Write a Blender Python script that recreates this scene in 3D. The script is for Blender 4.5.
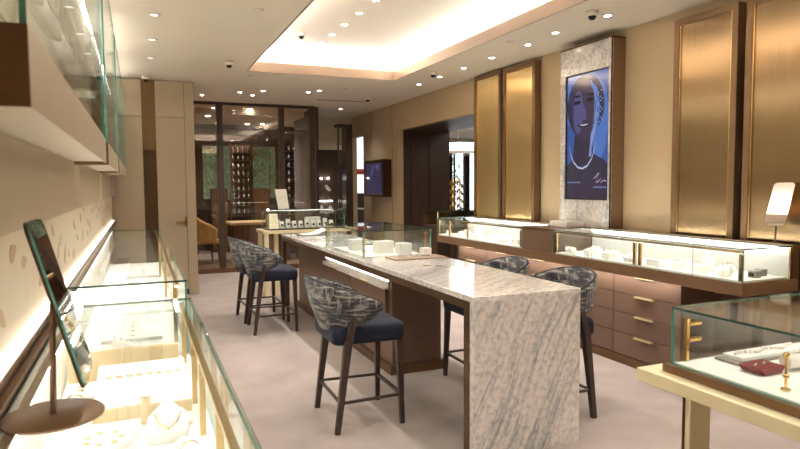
import bpy, math, random
import numpy as np
from mathutils import Vector, Matrix
PI = math.pi
random.seed(7)
for o in list(bpy.data.objects): bpy.data.objects.remove(o)
S = bpy.context.scene
COL = S.collection
LINK = COL.objects.link

# ------------------------------------------------------------ camera, world, exposure
EYE = Vector((0, 0, 1.61))
yaw, pit, rol = math.radians(23.1), math.radians(3.69), math.radians(-.373)
fw = Vector((math.sin(yaw)*math.cos(pit), math.cos(yaw)*math.cos(pit), -math.sin(pit)))
r0 = Vector((math.cos(yaw), -math.sin(yaw), 0)); u0 = r0.cross(fw)
rt = r0*math.cos(rol) + u0*math.sin(rol); up = rt.cross(fw)
cd = bpy.data.cameras.new('camera'); cam = bpy.data.objects.new('camera', cd); LINK(cam)
cam.matrix_world = Matrix(((rt.x, up.x, -fw.x, EYE.x), (rt.y, up.y, -fw.y, EYE.y), (rt.z, up.z, -fw.z, EYE.z), (0, 0, 0, 1)))
cd.sensor_width = 36; cd.lens = 611.4/800*36; cd.clip_start = .02; cd.clip_end = 200
cd.dof.use_dof = True; cd.dof.focus_distance = 4.6; cd.dof.aperture_fstop = 5.6
S.camera = cam
S.view_settings.view_transform = 'Standard'; S.view_settings.look = 'None'
S.view_settings.gamma = 1; S.view_settings.use_curve_mapping = False
S.view_settings.exposure = 0.34
w = bpy.data.worlds.new('World'); S.world = w; w.use_nodes = True
w.node_tree.nodes['Background'].inputs[0].default_value = (.75, .88, 1, 1)
w.node_tree.nodes['Background'].inputs[1].default_value = 3.0
WARM = (1, .95, .895)
def area(name, loc, sx, sy, power, d=(0, 0, -1), col=WARM, spread=PI):
    l = bpy.data.lights.new(name, 'AREA'); l.shape = 'RECTANGLE'; l.size = sx; l.size_y = sy
    l.energy = power; l.color = col; l.spread = spread
    o = bpy.data.objects.new(name, l); LINK(o); o.location = loc
    z = -Vector(d).normalized(); x = Vector((0, 1, 0)).cross(z).normalized(); y = z.cross(x)   # local Y stays along the room's Y
    o.rotation_euler = Matrix(((x.x, y.x, z.x), (x.y, y.y, z.y), (x.z, y.z, z.z))).to_euler(); return o
def spot(name, loc, power, size=110, blend=.7, col=WARM, r=.04, d=(0, 0, -1)):
    l = bpy.data.lights.new(name, 'SPOT'); l.energy = power; l.color = col
    l.spot_size = math.radians(size); l.spot_blend = blend; l.shadow_soft_size = r
    o = bpy.data.objects.new(name, l); LINK(o); o.location = loc
    o.rotation_euler = Vector(d).to_track_quat('-Z', 'Y').to_euler(); return o
# tray cove strips, lying on the ledge behind the fascia and shining up
TX0, TX1, TY0, TY1, CZ = 1.39, 3.50, 0.3, 8.40, 3.15
COVE = (1, .965, .93)
area('cove_light', (TX0-.13, (TY0+TY1)/2, CZ+.13), .06, TY1-TY0, 75, (.35, 0, 1), COVE)
area('cove_light', (TX1+.13, (TY0+TY1)/2, CZ+.13), .06, TY1-TY0, 95, (-.35, 0, 1), COVE)
area('cove_light', ((TX0+TX1)/2, TY1+.13, CZ+.13), TX1-TX0, 0.06, 42, (0, -.35, 1), COVE)
area('cove_light', ((TX0+TX1)/2, TY0-.13, CZ+.13), TX1-TX0, .06, 20, (0, .35, 1), COVE)

# ------------------------------------------------------------ materials
def lin(c): return tuple((x/12.92 if x <= .04045 else ((x+.055)/1.055)**2.4) for x in c)
def hx(h): return lin(tuple(int(h[i:i+2], 16)/255 for i in (0, 2, 4)))
def newmat(name):
    m = bpy.data.materials.new(name); m.use_nodes = True
    return m, m.node_tree.nodes, m.node_tree.links, m.node_tree.nodes['Principled BSDF']
def N(ns, t, **k):
    n = ns.new(t)
    for a, b in k.items(): setattr(n, a, b)
    return n
def mat(name, col, rough=.5, metal=0, var=.08, scale=8, bump=0, bscale=60, coat=0, aniso=0, stretch=(1, 1, 1), sheen=0, spec=.5):
    m, ns, L, b = newmat(name)
    c = hx(col) if isinstance(col, str) else col
    tc = N(ns, 'ShaderNodeTexCoord'); mp = N(ns, 'ShaderNodeMapping'); mp.inputs['Scale'].default_value = stretch
    L.new(tc.outputs['Object'], mp.inputs[0])
    nz = N(ns, 'ShaderNodeTexNoise'); nz.inputs['Scale'].default_value = scale; nz.inputs['Detail'].default_value = 5
    L.new(mp.outputs[0], nz.inputs['Vector'])
    rp = N(ns, 'ShaderNodeValToRGB'); rp.color_ramp.elements[0].position = .3; rp.color_ramp.elements[1].position = .7
    rp.color_ramp.elements[0].color = (*[x*(1-var) for x in c], 1); rp.color_ramp.elements[1].color = (*[min(1, x*(1+var)) for x in c], 1)
    L.new(nz.outputs[0], rp.inputs[0]); L.new(rp.outputs[0], b.inputs['Base Color'])
    b.inputs['Roughness'].default_value = rough; b.inputs['Metallic'].default_value = metal
    b.inputs['Specular IOR Level'].default_value = spec
    b.inputs['Coat Weight'].default_value = coat; b.inputs['Anisotropic'].default_value = aniso
    if sheen: b.inputs['Sheen Weight'].default_value = sheen; b.inputs['Sheen Roughness'].default_value = .4
    if bump:
        n2 = N(ns, 'ShaderNodeTexNoise'); n2.inputs['Scale'].default_value = bscale; n2.inputs['Detail'].default_value = 4
        L.new(mp.outputs[0], n2.inputs['Vector'])
        bp = N(ns, 'ShaderNodeBump'); bp.inputs['Strength'].default_value = bump; bp.inputs['Distance'].default_value = .004
        L.new(n2.outputs[0], bp.inputs['Height']); L.new(bp.outputs[0], b.inputs['Normal'])
    return m
def emis(name, col, s):
    m, ns, L, b = newmat(name)
    b.inputs['Base Color'].default_value = (*col, 1); b.inputs['Emission Color'].default_value = (*col, 1)
    b.inputs['Emission Strength'].default_value = s; return m
def glassmat(name, tint=(.97, .99, .98), f0=.05, pw=5, gain=.9):
    m, ns, L, b = newmat(name); ns.remove(b); out = ns['Material Output']
    lw = N(ns, 'ShaderNodeLayerWeight'); lw.inputs[0].default_value = .5
    p = N(ns, 'ShaderNodeMath', operation='POWER'); p.inputs[1].default_value = pw; L.new(lw.outputs['Facing'], p.inputs[0])
    q = N(ns, 'ShaderNodeMath', operation='MULTIPLY_ADD'); q.inputs[1].default_value = gain; q.inputs[2].default_value = f0; L.new(p.outputs[0], q.inputs[0])
    t = N(ns, 'ShaderNodeBsdfTransparent'); t.inputs[0].default_value = (*tint, 1)
    g = N(ns, 'ShaderNodeBsdfGlossy'); g.inputs['Roughness'].default_value = .01; g.inputs[0].default_value = (1, 1, 1, 1)
    mx = N(ns, 'ShaderNodeMixShader'); L.new(q.outputs[0], mx.inputs[0]); L.new(t.outputs[0], mx.inputs[1]); L.new(g.outputs[0], mx.inputs[2])
    L.new(mx.outputs[0], out.inputs[0]); return m

def marble(name='veined_marble', rot=(0, 24, 0), hi='dedad5', lo='8c8c92', mid='b7b5b5'):
    m, ns, L, b = newmat(name)
    tc = N(ns, 'ShaderNodeTexCoord')
    # warp, then stretch the noise along the vein direction
    wn = N(ns, 'ShaderNodeTexNoise'); wn.inputs['Scale'].default_value = 2.4; wn.inputs['Detail'].default_value = 6
    L.new(tc.outputs['Object'], wn.inputs['Vector'])
    mix = N(ns, 'ShaderNodeVectorMath', operation='MULTIPLY_ADD'); mix.inputs[1].default_value = (.085, .085, .085)
    L.new(wn.outputs['Color'], mix.inputs[0]); L.new(tc.outputs['Object'], mix.inputs[2])
    mp = N(ns, 'ShaderNodeMapping', vector_type='TEXTURE'); mp.inputs['Rotation'].default_value = tuple(math.radians(a) for a in rot); mp.inputs['Scale'].default_value = (.055, .055, 1.5)
    L.new(mix.outputs[0], mp.inputs[0])
    n1 = N(ns, 'ShaderNodeTexNoise'); n1.inputs['Scale'].default_value = 2.0; n1.inputs['Detail'].default_value = 10; n1.inputs['Roughness'].default_value = .72
    L.new(mp.outputs[0], n1.inputs['Vector'])
    rp = N(ns, 'ShaderNodeValToRGB'); e = rp.color_ramp.elements
    e[0].position = .34; e[0].color = (*hx(lo), 1); e[1].position = .60; e[1].color = (*hx(hi), 1)
    k = e.new(.43); k.color = (*hx(mid), 1); k = e.new(.49); k.color = (*hx('d8d1c9'), 1)
    mp3 = N(ns, 'ShaderNodeMapping', vector_type='TEXTURE'); mp3.inputs['Rotation'].default_value = tuple(math.radians(a) for a in rot); mp3.inputs['Scale'].default_value = (.24, .24, 1.6)
    n3 = N(ns, 'ShaderNodeTexNoise'); n3.inputs['Scale'].default_value = 1.2; n3.inputs['Detail'].default_value = 4
    L.new(mix.outputs[0], mp3.inputs[0]); L.new(mp3.outputs[0], n3.inputs['Vector'])
    av = N(ns, 'ShaderNodeMix', data_type='FLOAT'); av.inputs[0].default_value = .42
    L.new(n1.outputs[0], av.inputs[2]); L.new(n3.outputs[0], av.inputs[3]); L.new(av.outputs[0], rp.inputs[0])
    n2 = N(ns, 'ShaderNodeTexNoise'); n2.inputs['Scale'].default_value = 30; n2.inputs['Detail'].default_value = 6
    L.new(tc.outputs['Object'], n2.inputs['Vector'])
    r2 = N(ns, 'ShaderNodeValToRGB'); r2.color_ramp.elements[0].position = .32; r2.color_ramp.elements[0].color = (.58, .58, .61, 1); r2.color_ramp.elements[1].position = .55
    L.new(n2.outputs[0], r2.inputs[0])
    mm = N(ns, 'ShaderNodeMix', data_type='RGBA', blend_type='MULTIPLY'); mm.inputs[0].default_value = .75
    L.new(rp.outputs[0], mm.inputs[6]); L.new(r2.outputs[0], mm.inputs[7]); L.new(mm.outputs[2], b.inputs['Base Color'])
    b.inputs['Roughness'].default_value = .12; b.inputs['Coat Weight'].default_value = .3; return m

def fabric():
    m, ns, L, b = newmat('brushstroke_fabric')
    tc = N(ns, 'ShaderNodeTexCoord'); acc = None
    for rot, sc, th in (((.2, .5, .3), (1.3, 1.3, 9), .52), ((1.2, .3, .8), (8, 1.3, 1.3), .56)):
        mp = N(ns, 'ShaderNodeMapping'); mp.inputs['Rotation'].default_value = rot; mp.inputs['Scale'].default_value = sc
        n = N(ns, 'ShaderNodeTexNoise'); n.inputs['Scale'].default_value = 5.5; n.inputs['Detail'].default_value = 7; n.inputs['Roughness'].default_value = .7
        L.new(tc.outputs['Object'], mp.inputs[0]); L.new(mp.outputs[0], n.inputs['Vector'])
        r = N(ns, 'ShaderNodeValToRGB'); r.color_ramp.elements[0].position = th-.07; r.color_ramp.elements[1].position = th+.07
        L.new(n.outputs[0], r.inputs[0])
        if acc is None: acc = r
        else:
            x = N(ns, 'ShaderNodeMath', operation='MAXIMUM'); L.new(acc.outputs[0], x.inputs[0]); L.new(r.outputs[0], x.inputs[1]); acc = x
    c = N(ns, 'ShaderNodeValToRGB'); e = c.color_ramp.elements
    e[0].color = (*hx('25272d'), 1); e[1].color = (*hx('9d988f'), 1); k = e.new(.5); k.color = (*hx('484b50'), 1)
    L.new(acc.outputs[0], c.inputs[0]); L.new(c.outputs[0], b.inputs['Base Color']); b.inputs['Roughness'].default_value = .75
    b.inputs['Sheen Weight'].default_value = .2; return m

def ribbed(name, col, rough=.28, rib=55, axis='Y'):
    m, ns, L, b = newmat(name)
    tc = N(ns, 'ShaderNodeTexCoord'); wv = N(ns, 'ShaderNodeTexWave', bands_direction=axis); wv.inputs['Scale'].default_value = rib
    L.new(tc.outputs['Object'], wv.inputs['Vector'])
    mp = N(ns, 'ShaderNodeMapping'); mp.inputs['Scale'].default_value = (30, 30, .5); L.new(tc.outputs['Object'], mp.inputs[0])
    nz = N(ns, 'ShaderNodeTexNoise'); nz.inputs['Scale'].default_value = 3; L.new(mp.outputs[0], nz.inputs['Vector'])
    rp = N(ns, 'ShaderNodeValToRGB'); c = hx(col)
    rp.color_ramp.elements[0].color = (*[x*.82 for x in c], 1); rp.color_ramp.elements[1].color = (*[min(1, x*1.12) for x in c], 1)
    L.new(nz.outputs[0], rp.inputs[0]); L.new(rp.outputs[0], b.inputs['Base Color'])
    tg = N(ns, 'ShaderNodeTangent', direction_type='UV_MAP'); tg.uv_map = 'UVMap'; L.new(tg.outputs[0], b.inputs['Tangent'])
    b.inputs['Anisotropic'].default_value = .97
    b.inputs['Metallic'].default_value = .85; b.inputs['Roughness'].default_value = rough; return m

def wood(name, a, bcol, rough=.4, stretch=(14, 14, 1)):
    m, ns, L, b = newmat(name)
    tc = N(ns, 'ShaderNodeTexCoord'); mp = N(ns, 'ShaderNodeMapping'); mp.inputs['Scale'].default_value = stretch; L.new(tc.outputs['Object'], mp.inputs[0])
    nz = N(ns, 'ShaderNodeTexNoise'); nz.inputs['Scale'].default_value = 3; nz.inputs['Detail'].default_value = 8; nz.inputs['Distortion'].default_value = .4; L.new(mp.outputs[0], nz.inputs['Vector'])
    rp = N(ns, 'ShaderNodeValToRGB'); rp.color_ramp.elements[0].position = .35; rp.color_ramp.elements[1].position = .65
    rp.color_ramp.elements[0].color = (*hx(a), 1); rp.color_ramp.elements[1].color = (*hx(bcol), 1)
    L.new(nz.outputs[0], rp.inputs[0]); L.new(rp.outputs[0], b.inputs['Base Color']); b.inputs['Roughness'].default_value = rough; return m

M = {}
M['carpet'] = mat('mauve_carpet', 'a2958e', .95, var=.12, scale=2.6, bump=.35, bscale=220, sheen=.25, spec=.1)
M['ceiling'] = mat('matte_ceiling_paint', 'e2d8c8', .85, var=.01, scale=2)
M['tan'] = mat('tan_wall_panel', 'bea785', .55, var=.03, scale=2)
M['taupe'] = mat('taupe_cabinet_lacquer', 'b6a58c', .4, var=.02)
M['cream'] = mat('cream_wall_lining', 'd8cbb4', .6, var=.03)
M['creamlac'] = mat('cream_gold_lacquer', 'e4d5ae', .38, var=.03, coat=.2)
M['brown'] = mat('brown_lacquer', '6f5646', .38, var=.03)
M['dwood'] = wood('dark_walnut', '3a2a20', '4a372b', .42)
M['mwood'] = wood('mid_walnut', '5e402a', '7b5638', .4)
M['legwood'] = wood('ebonised_leg_wood', '2e211c', '4e3b33', .35, (20, 20, 2))
M['bronze'] = mat('brushed_bronze', '7a5f45', .35, .85, var=.05, stretch=(1, 1, 20), scale=10)
M['ledge'] = mat('satin_bronze_lacquer', '86694f', .35, .3, var=.03)
M['handle'] = mat('pale_gold_handle', 'e8d3a2', .35, .6, var=.02)
M['frame'] = mat('bronze_frame', '84674a', .38, .55, var=.04)
M['dbronze'] = mat('dark_bronze', '54402f', .38, .8, var=.05)
M['brass'] = mat('brushed_brass', 'c9ab74', .26, 1, var=.04, stretch=(20, 20, 1))
M['gold'] = mat('polished_gold', 'dcb571', .15, 1, var=.03)
M['fascia'] = mat('rose_bronze_fascia', 'a08a79', .4, .3, var=.03)
M['marble'] = marble()
M['marbletop'] = marble('lit_marble_top', (0, 90, 35), 'f2eee8', 'a5a3a3', 'c9c5c0')  # paler copy of the marble, bright reflections on top put into the colour
M['glass'] = glassmat('clear_glass', gain=.5)
M['smoke'] = glassmat('bronze_tinted_glass', (.93, .87, .80), .04, 4, .5)
M['edge'] = mat('green_glass_edge', '5fa394', .12, var=.25, scale=12, coat=.6)
M['dedge'] = mat('dark_green_glass_edge', '27473f', .12, var=.3, scale=12, coat=.6)
M['white'] = mat('white_leatherette', 'ece9e3', .55, var=.04, scale=20, bump=.1)
M['greyfab'] = mat('pale_grey_lining', 'c2c0ba', .7, var=.1, scale=40, stretch=(1, 1, 4), bump=.2)
M['beigefab'] = mat('beige_display_linen', 'cdb78f', .7, var=.05, scale=20)
M['navy'] = mat('navy_velvet', '0b1228', .85, var=.15, scale=6, sheen=.06)
M['fabric'] = fabric()
M['black'] = mat('black_piping', '15141a', .5)
M['mirror'] = mat('mirror_silver', (.86, .86, .86), .02, 1, var=0)
M['ribbrass'] = ribbed('fluted_brass', 'dcbf88', .28, 26)
M['ribgrey'] = ribbed('fluted_champagne', 'a48a68', .26, 26)
M['led'] = emis('warm_led', (1, .99, .965), 22)
M['hotled'] = emis('bright_case_led', (1, .98, .94), 30)
M['softled'] = emis('soft_led', (1, .93, .82), 4.5)
M['dimlens'] = emis('dim_downlight_lens', (1, .95, .87), 1.3)
M['lampdisc'] = emis('downlight_lens', (1, .95, .87), 26)
M['dark'] = mat('black_plastic', '17150f', .3)
M['seam'] = mat('dark_seam', '4b3d2e', .7)
M['red'] = mat('dark_red_leather', '6d1420', .4)
M['slate'] = mat('grey_slate', '8f8780', .6)
M['paper'] = mat('white_paper', 'e8e4da', .7)
M['yellow'] = mat('ochre_velvet', 'd4b070', .7, sheen=.3)
M['leaf'] = mat('hedge_leaf', '8fa380', .6, var=.5, scale=5)
M['leafcore'] = mat('core_foliage', '9fb093', .8, var=.4, scale=14)  # pale green of the hedge core
M['leafinlay'] = mat('tan_leaf_inlay', 'bfa27a', .5, var=.2)
M['stripes'] = mat('striped_rug', '6a543d', .9, var=.4, stretch=(12, .1, 1), scale=2)
M['pearl'] = mat('pearl', 'efe6dc', .2, coat=.6)
M['silver'] = mat('silver', 'd8d8da', .15, 1)
M['drum'] = emis('glowing_lampshade', (1, .95, .88), 2.4)
M['redpanel'] = mat('red_banner', 'b8402e', .5)
M['daylit'] = mat('pale_render', 'd9dde0', .7)

# ------------------------------------------------------------ mesh helpers
class MB:
    def __init__(s): s.v = []; s.f = []; s.m = []; s.sm = []
    def add(s, vs, fs, mi=0, smooth=False):
        k = len(s.v); s.v += [tuple(v) for v in vs]
        s.f += [tuple(i+k for i in f) for f in fs]; s.m += [mi]*len(fs); s.sm += [smooth]*len(fs); return s
    def box(s, x0, y0, z0, x1, y1, z1, mi=0):
        if x0 > x1: x0, x1 = x1, x0
        if y0 > y1: y0, y1 = y1, y0
        if z0 > z1: z0, z1 = z1, z0
        return s.add([(x0, y0, z0), (x1, y0, z0), (x1, y1, z0), (x0, y1, z0), (x0, y0, z1), (x1, y0, z1), (x1, y1, z1), (x0, y1, z1)],
                     [(0, 3, 2, 1), (4, 5, 6, 7), (0, 1, 5, 4), (1, 2, 6, 5), (2, 3, 7, 6), (3, 0, 4, 7)], mi)
    def pane(s, x0, y0, z0, x1, y1, z1):    # a glass sheet: broad faces slot 0, edges slot 1
        d = [abs(x1-x0), abs(y1-y0), abs(z1-z0)]; t = d.index(min(d)); k = len(s.f)
        s.box(x0, y0, z0, x1, y1, z1); ax = [2, 2, 1, 0, 1, 0]
        for i in range(6): s.m[k+i] = 0 if ax[i] == t else 1
        return s
    def tube(s, a, b, ra, rb=None, n=14, mi=0, caps=True, sq=False, twist=0):
        rb = ra if rb is None else rb; a = Vector(a); b = Vector(b); d = (b-a).normalized()
        h = Vector((1, 0, 0)) if abs(d.x) < .9 else Vector((0, 1, 0))
        u = d.cross(h).normalized(); v = d.cross(u)
        if sq: n = 4; twist = PI/4; ra *= 1.414; rb *= 1.414
        vs = []
        for c, r in ((a, ra), (b, rb)):
            for i in range(n):
                t = 2*PI*i/n + twist; vs.append(c+u*math.cos(t)*r+v*math.sin(t)*r)
        fs = [(i, (i+1) % n, n+(i+1) % n, n+i) for i in range(n)]
        s.add(vs, fs, mi, not sq)
        if caps: s.add(vs, [tuple(range(n))[::-1], tuple(range(n, 2*n))], mi)
        return s
    def path(s, pts, r, n=8, mi=0, closed=False):
        pts = [Vector(p) for p in pts]; m = len(pts); vs = []
        rr = r if hasattr(r, '__len__') else [r]*m
        for i, p in enumerate(pts):
            a = pts[(i-1) % m] if (closed or i > 0) else p; b = pts[(i+1) % m] if (closed or i < m-1) else p
            d = (b-a).normalized(); h = Vector((0, 0, 1)) if abs(d.z) < .9 else Vector((1, 0, 0))
            u = d.cross(h).normalized(); v = d.cross(u)
            for k in range(n): t = 2*PI*k/n; vs.append(p+u*math.cos(t)*rr[i]+v*math.sin(t)*rr[i])
        fs = []
        for i in range(m if closed else m-1):
            j = (i+1) % m
            for k in range(n): fs.append((i*n+k, i*n+(k+1) % n, j*n+(k+1) % n, j*n+k))
        if not closed: fs += [tuple(range(n))[::-1], tuple(range((m-1)*n, m*n))]
        return s.add(vs, fs, mi, True)
    def lathe(s, prof, c=(0, 0, 0), n=24, mi=0, sx=1, sy=1):
        vs = []; m = len(prof)
        for r, z in prof:
            for k in range(n): t = 2*PI*k/n; vs.append((c[0]+r*math.cos(t)*sx, c[1]+r*math.sin(t)*sy, c[2]+z))
        fs = [(i*n+k, i*n+(k+1) % n, (i+1)*n+(k+1) % n, (i+1)*n+k) for i in range(m-1) for k in range(n)]
        fs += [tuple(range(n))[::-1], tuple(range((m-1)*n, m*n))]
        return s.add(vs, fs, mi, True)
    def prism(s, poly, axis, a, b, mi=0):    # poly of 2D points extruded along axis from a to b
        def P3(p, t): return {'x': (t, p[0], p[1]), 'y': (p[0], t, p[1]), 'z': (p[0], p[1], t)}[axis]
        n = len(poly); vs = [P3(p, a) for p in poly]+[P3(p, b) for p in poly]
        return s.add(vs, [tuple(range(n))[::-1], tuple(range(n, 2*n))]+[(i, (i+1) % n, n+(i+1) % n, n+i) for i in range(n)], mi)
    def ring(s, c, R, r, ax='z', n=20, mi=0):
        pts = []
        for i in range(n):
            t = 2*PI*i/n; a, b = R*math.cos(t), R*math.sin(t)
            pts.append({'z': (c[0]+a, c[1]+b, c[2]), 'x': (c[0], c[1]+a, c[2]+b), 'y': (c[0]+a, c[1], c[2]+b)}[ax])
        return s.path(pts, r, 6, mi, True)
ROOT = {}
def build(name, mb, mats, parent=None, world=False, bevel=0, segs=2):
    off = ROOT.get(parent.name, Vector((0, 0, 0))) if (parent and world) else Vector((0, 0, 0))
    me = bpy.data.meshes.new(name)
    me.from_pydata([tuple(Vector(v)-off) for v in mb.v], [], mb.f)
    if not isinstance(mats, (list, tuple)): mats = [mats]
    for m in mats: me.materials.append(M[m] if isinstance(m, str) else m)
    me.polygons.foreach_set('material_index', mb.m); me.polygons.foreach_set('use_smooth', mb.sm)
    me.validate(); me.update()
    o = bpy.data.objects.new(name, me); LINK(o)
    if parent: o.parent = parent; ROOT[o.name] = ROOT.get(parent.name, Vector((0, 0, 0)))
    if bevel:
        b = o.modifiers.new('bevel', 'BEVEL'); b.width = bevel; b.segments = segs; b.limit_method = 'ANGLE'; b.harden_normals = False
    return o
def tag(o, label, cat, group=None):
    o['label'] = label; o['category'] = cat
    if group: o['group'] = group
    return o
def thing(name, label, cat, loc=(0, 0, 0), rz=0, group=None):
    o = bpy.data.objects.new(name, None); LINK(o); o.location = loc; o.rotation_euler = (0, 0, rz); o.empty_display_size = .1
    ROOT[o.name] = Vector(loc); return tag(o, label, cat, group)
def part(name, mb, mats, parent, **k):       # coordinates given in the room's frame (unrotated parents)
    return build(name, mb, mats, parent, world=True, **k)
def lpart(name, mb, mats, parent, **k): return build(name, mb, mats, parent, **k)
def solo(name, mb, mats, label, cat, group=None, **k):   # a one-mesh thing, its origin at its base centre
    vs = np.array(mb.v); c = ((vs.min(0)+vs.max(0))/2); c[2] = vs[:, 2].min()
    mb.v = [tuple(np.array(v)-c) for v in mb.v]; o = build(name, mb, mats, **k); o.location = c
    return tag(o, label, cat, group)
def struct(name, mb, mats, parent=None, **k):
    o = build(name, mb, mats, parent, **k); o['kind'] = 'structure'; return o
def dup(root, loc, rz, label=None, group=None):
    r = root.copy(); LINK(r); r.location = loc; r.rotation_euler = (0, 0, rz)
    if label: r['label'] = label
    if group: r['group'] = group
    def kids(a, b):
        for ch in list(a.children):
            c = ch.copy(); LINK(c); c.parent = b; kids(ch, c)
    kids(root, r); return r
B = lambda *a, **k: MB().box(*a, **k)

# ------------------------------------------------------------ the room
XL, XR, YB, CZ2 = -.36, 4.53, -2.2, 3.45
struct('floor', B(-3, YB-.2, -.1, 11, 22, 0), 'carpet')
cm = MB()
T = .30
for b in ((XL-.3, YB-.2, TX0, 22), (TX1, YB-.2, 11, 22), (TX0, YB-.2, TX1, TY0), (TX0, TY1, TX1, 22)):
    cm.box(b[0], b[1], CZ, b[2], b[3], CZ+.10)
struct('ceiling', cm, 'ceiling')
cm = B(TX0-T, TY0-T, CZ2, TX1+T, TY1+T, CZ2+.1)
cm.box(TX0-T-.05, TY0-T, CZ+.10, TX0-T, TY1+T, CZ2); cm.box(TX1+T, TY0-T, CZ+.10, TX1+T+.05, TY1+T, CZ2)
cm.box(TX0-T, TY1+T, CZ+.10, TX1+T, TY1+T+.05, CZ2); cm.box(TX0-T, TY0-T-.05, CZ+.10, TX1+T, TY0-T, CZ2)
struct('ceiling_recess', cm, 'ceiling')
fm = MB(); h0, h1 = CZ-.006, CZ+.125
fm.box(TX0-.012, TY0, h0, TX0+.001, TY1, h1); fm.box(TX1-.001, TY0, h0, TX1+.012, TY1, h1)
fm.box(TX0, TY1-.001, h0, TX1, TY1+.012, h1); fm.box(TX0, TY0-.012, h0, TX1, TY0+.001, h1)
struct('trim_1', fm, 'fascia')
# left wall
struct('wall_left', B(XL-.1, YB, 0, XL, 9.6, CZ), 'taupe')
# back left wall with tall cupboards, its side towards the lounge screen
struct('wall_back', B(XL, 9.64, 0, .79, 9.74, CZ), 'taupe')
struct('wall_passage', B(.71, 9.742, 0, .79, 11.72, CZ), 'taupe')
struct('wall_rear', B(XL-.1, YB-.1, 0, XR+.1, YB, CZ), 'tan')
# right wall: solid pieces around two wide openings and a far doorway
rw = MB()
for y0, y1, z0, z1 in ((YB, 2.3, 0, CZ), (2.3, 4.17, 2.65, CZ), (4.17, 6.22, 0, CZ), (6.22, 10.72, 2.65, CZ), (10.72, 12.62, 0, CZ), (12.62, 13.4, 2.69, CZ), (13.4, 13.6, 0, CZ)):
    rw.box(XR, y0, z0, XR+.12, y1, z1)
struct('wall_right', rw, 'tan')
sm = MB()
for y in (10.98, 12.1): sm.box(XR-.003, y-.004, 0, XR+.001, y+.004, CZ-.001)
sm.box(XR-.003, 12.61, 0, XR+.001, 12.62, 2.69)
struct('trim_2', sm, 'bronze')
jm = B(XR+.121, 10.72, 0, 5.64, 10.82, 2.65)
for x in (4.82, 5.2): jm.box(x-.006, 10.712, 0, x+.006, 10.721, 2.65)
struct('wall_jamb', jm, 'dwood')
struct('trim_3', B(XR+.121, 6.22, 2.65, 5.64, 10.719, 2.70), 'dwood')
struct('wall_inner', B(5.5, 1.5, 0, 5.6, 8.0, CZ), 'dwood')
struct('wall_inner_end', B(4.66, 1.5, 0, 5.5, 1.6, CZ), 'dwood')
# neighbouring showroom beyond the opening
struct('wall_far_right', B(10.9, 1.4, 0, 11, 18.3, CZ), 'cream')
struct('wall_near_right', B(5.6, 1.4, 0, 10.9, 1.5, CZ), 'cream')
aw = MB(); aw.box(4.6, 18.2, 0, 9.2, 18.3, CZ); aw.box(10.8, 18.2, 0, 10.9, 18.3, CZ); aw.box(9.2, 18.2, 2.9, 10.8, 18.3, CZ); aw.box(9.2, 18.2, 0, 10.8, 18.3, .5)
struct('wall_far', aw, 'cream')
w2 = MB()
for x in (9.2, 9.72, 10.24, 10.74): w2.box(x, 18.15, .5, x+.06, 18.22, 2.9)
wf = struct('window_2', w2, 'dbronze'); struct('window_pane', MB().pane(9.2, 18.18, .5, 10.8, 18.19, 2.9), ['glass', 'edge'], wf)
# lounge behind the bronze screen
lw = MB()
WIN = ((1.45, 2.24), (2.62, 3.34))
xs = [.7, WIN[0][0], WIN[0][1], WIN[1][0], WIN[1][1], 4.6]
for i in (0, 2, 4): lw.box(xs[i], 16.0, 0, xs[i+1], 16.1, CZ)
for a, b in WIN: lw.box(a, 16.0, 0, b, 16.1, 1.25); lw.box(a, 16.0, 2.66, b, 16.1, CZ)
struct('wall_lounge', lw, 'dwood')
struct('wall_lounge_side', B(.6, 11.75, 0, .7, 16.1, CZ), 'dwood')
struct('wall_corridor', B(3.3, 13.5, 0, 4.53, 13.56, 2.42), 'dwood')
struct('trim_4', B(3.3, 13.46, 2.42, 4.53, 13.58, CZ), 'cream')
struct('wall_screen_side', B(3.24, 11.8, 0, 3.3, 13.6, CZ), 'dwood')
for i, (a, b) in enumerate(WIN):
    fr = MB()
    for x in (a, b-.04): fr.box(x, 15.98, 1.25, x+.04, 16.04, 2.66)
    fr.box(a, 15.98, 1.25, b, 16.04, 1.29); fr.box(a, 15.98, 2.62, b, 16.04, 2.66)
    f = struct('window_%d' % (3+i), fr, 'dbronze'); struct('window_pane', MB().pane(a, 16.01, 1.25, b, 16.018, 2.66), ['glass', 'edge'], f)
struct('trim_5', B(.79, 11.70, 0, 3.24, 11.76, .09), 'mwood')
struct('baseboard_passage', B(.791, 9.66, 0, .80, 11.70, .1), 'taupe')
struct('baseboard_right', B(4.52, 10.74, 0, 4.529, 12.5, .1), 'bronze')
lr = MB()
for b in ((.72, 12.6, 1.2, 15.9), (3.0, 12.6, 3.22, 15.9), (1.2, 12.6, 3.0, 12.75)): lr.box(b[0], b[1], CZ-.12, b[2], b[3], CZ)
struct('trim_6', lr, 'ceiling')

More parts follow.
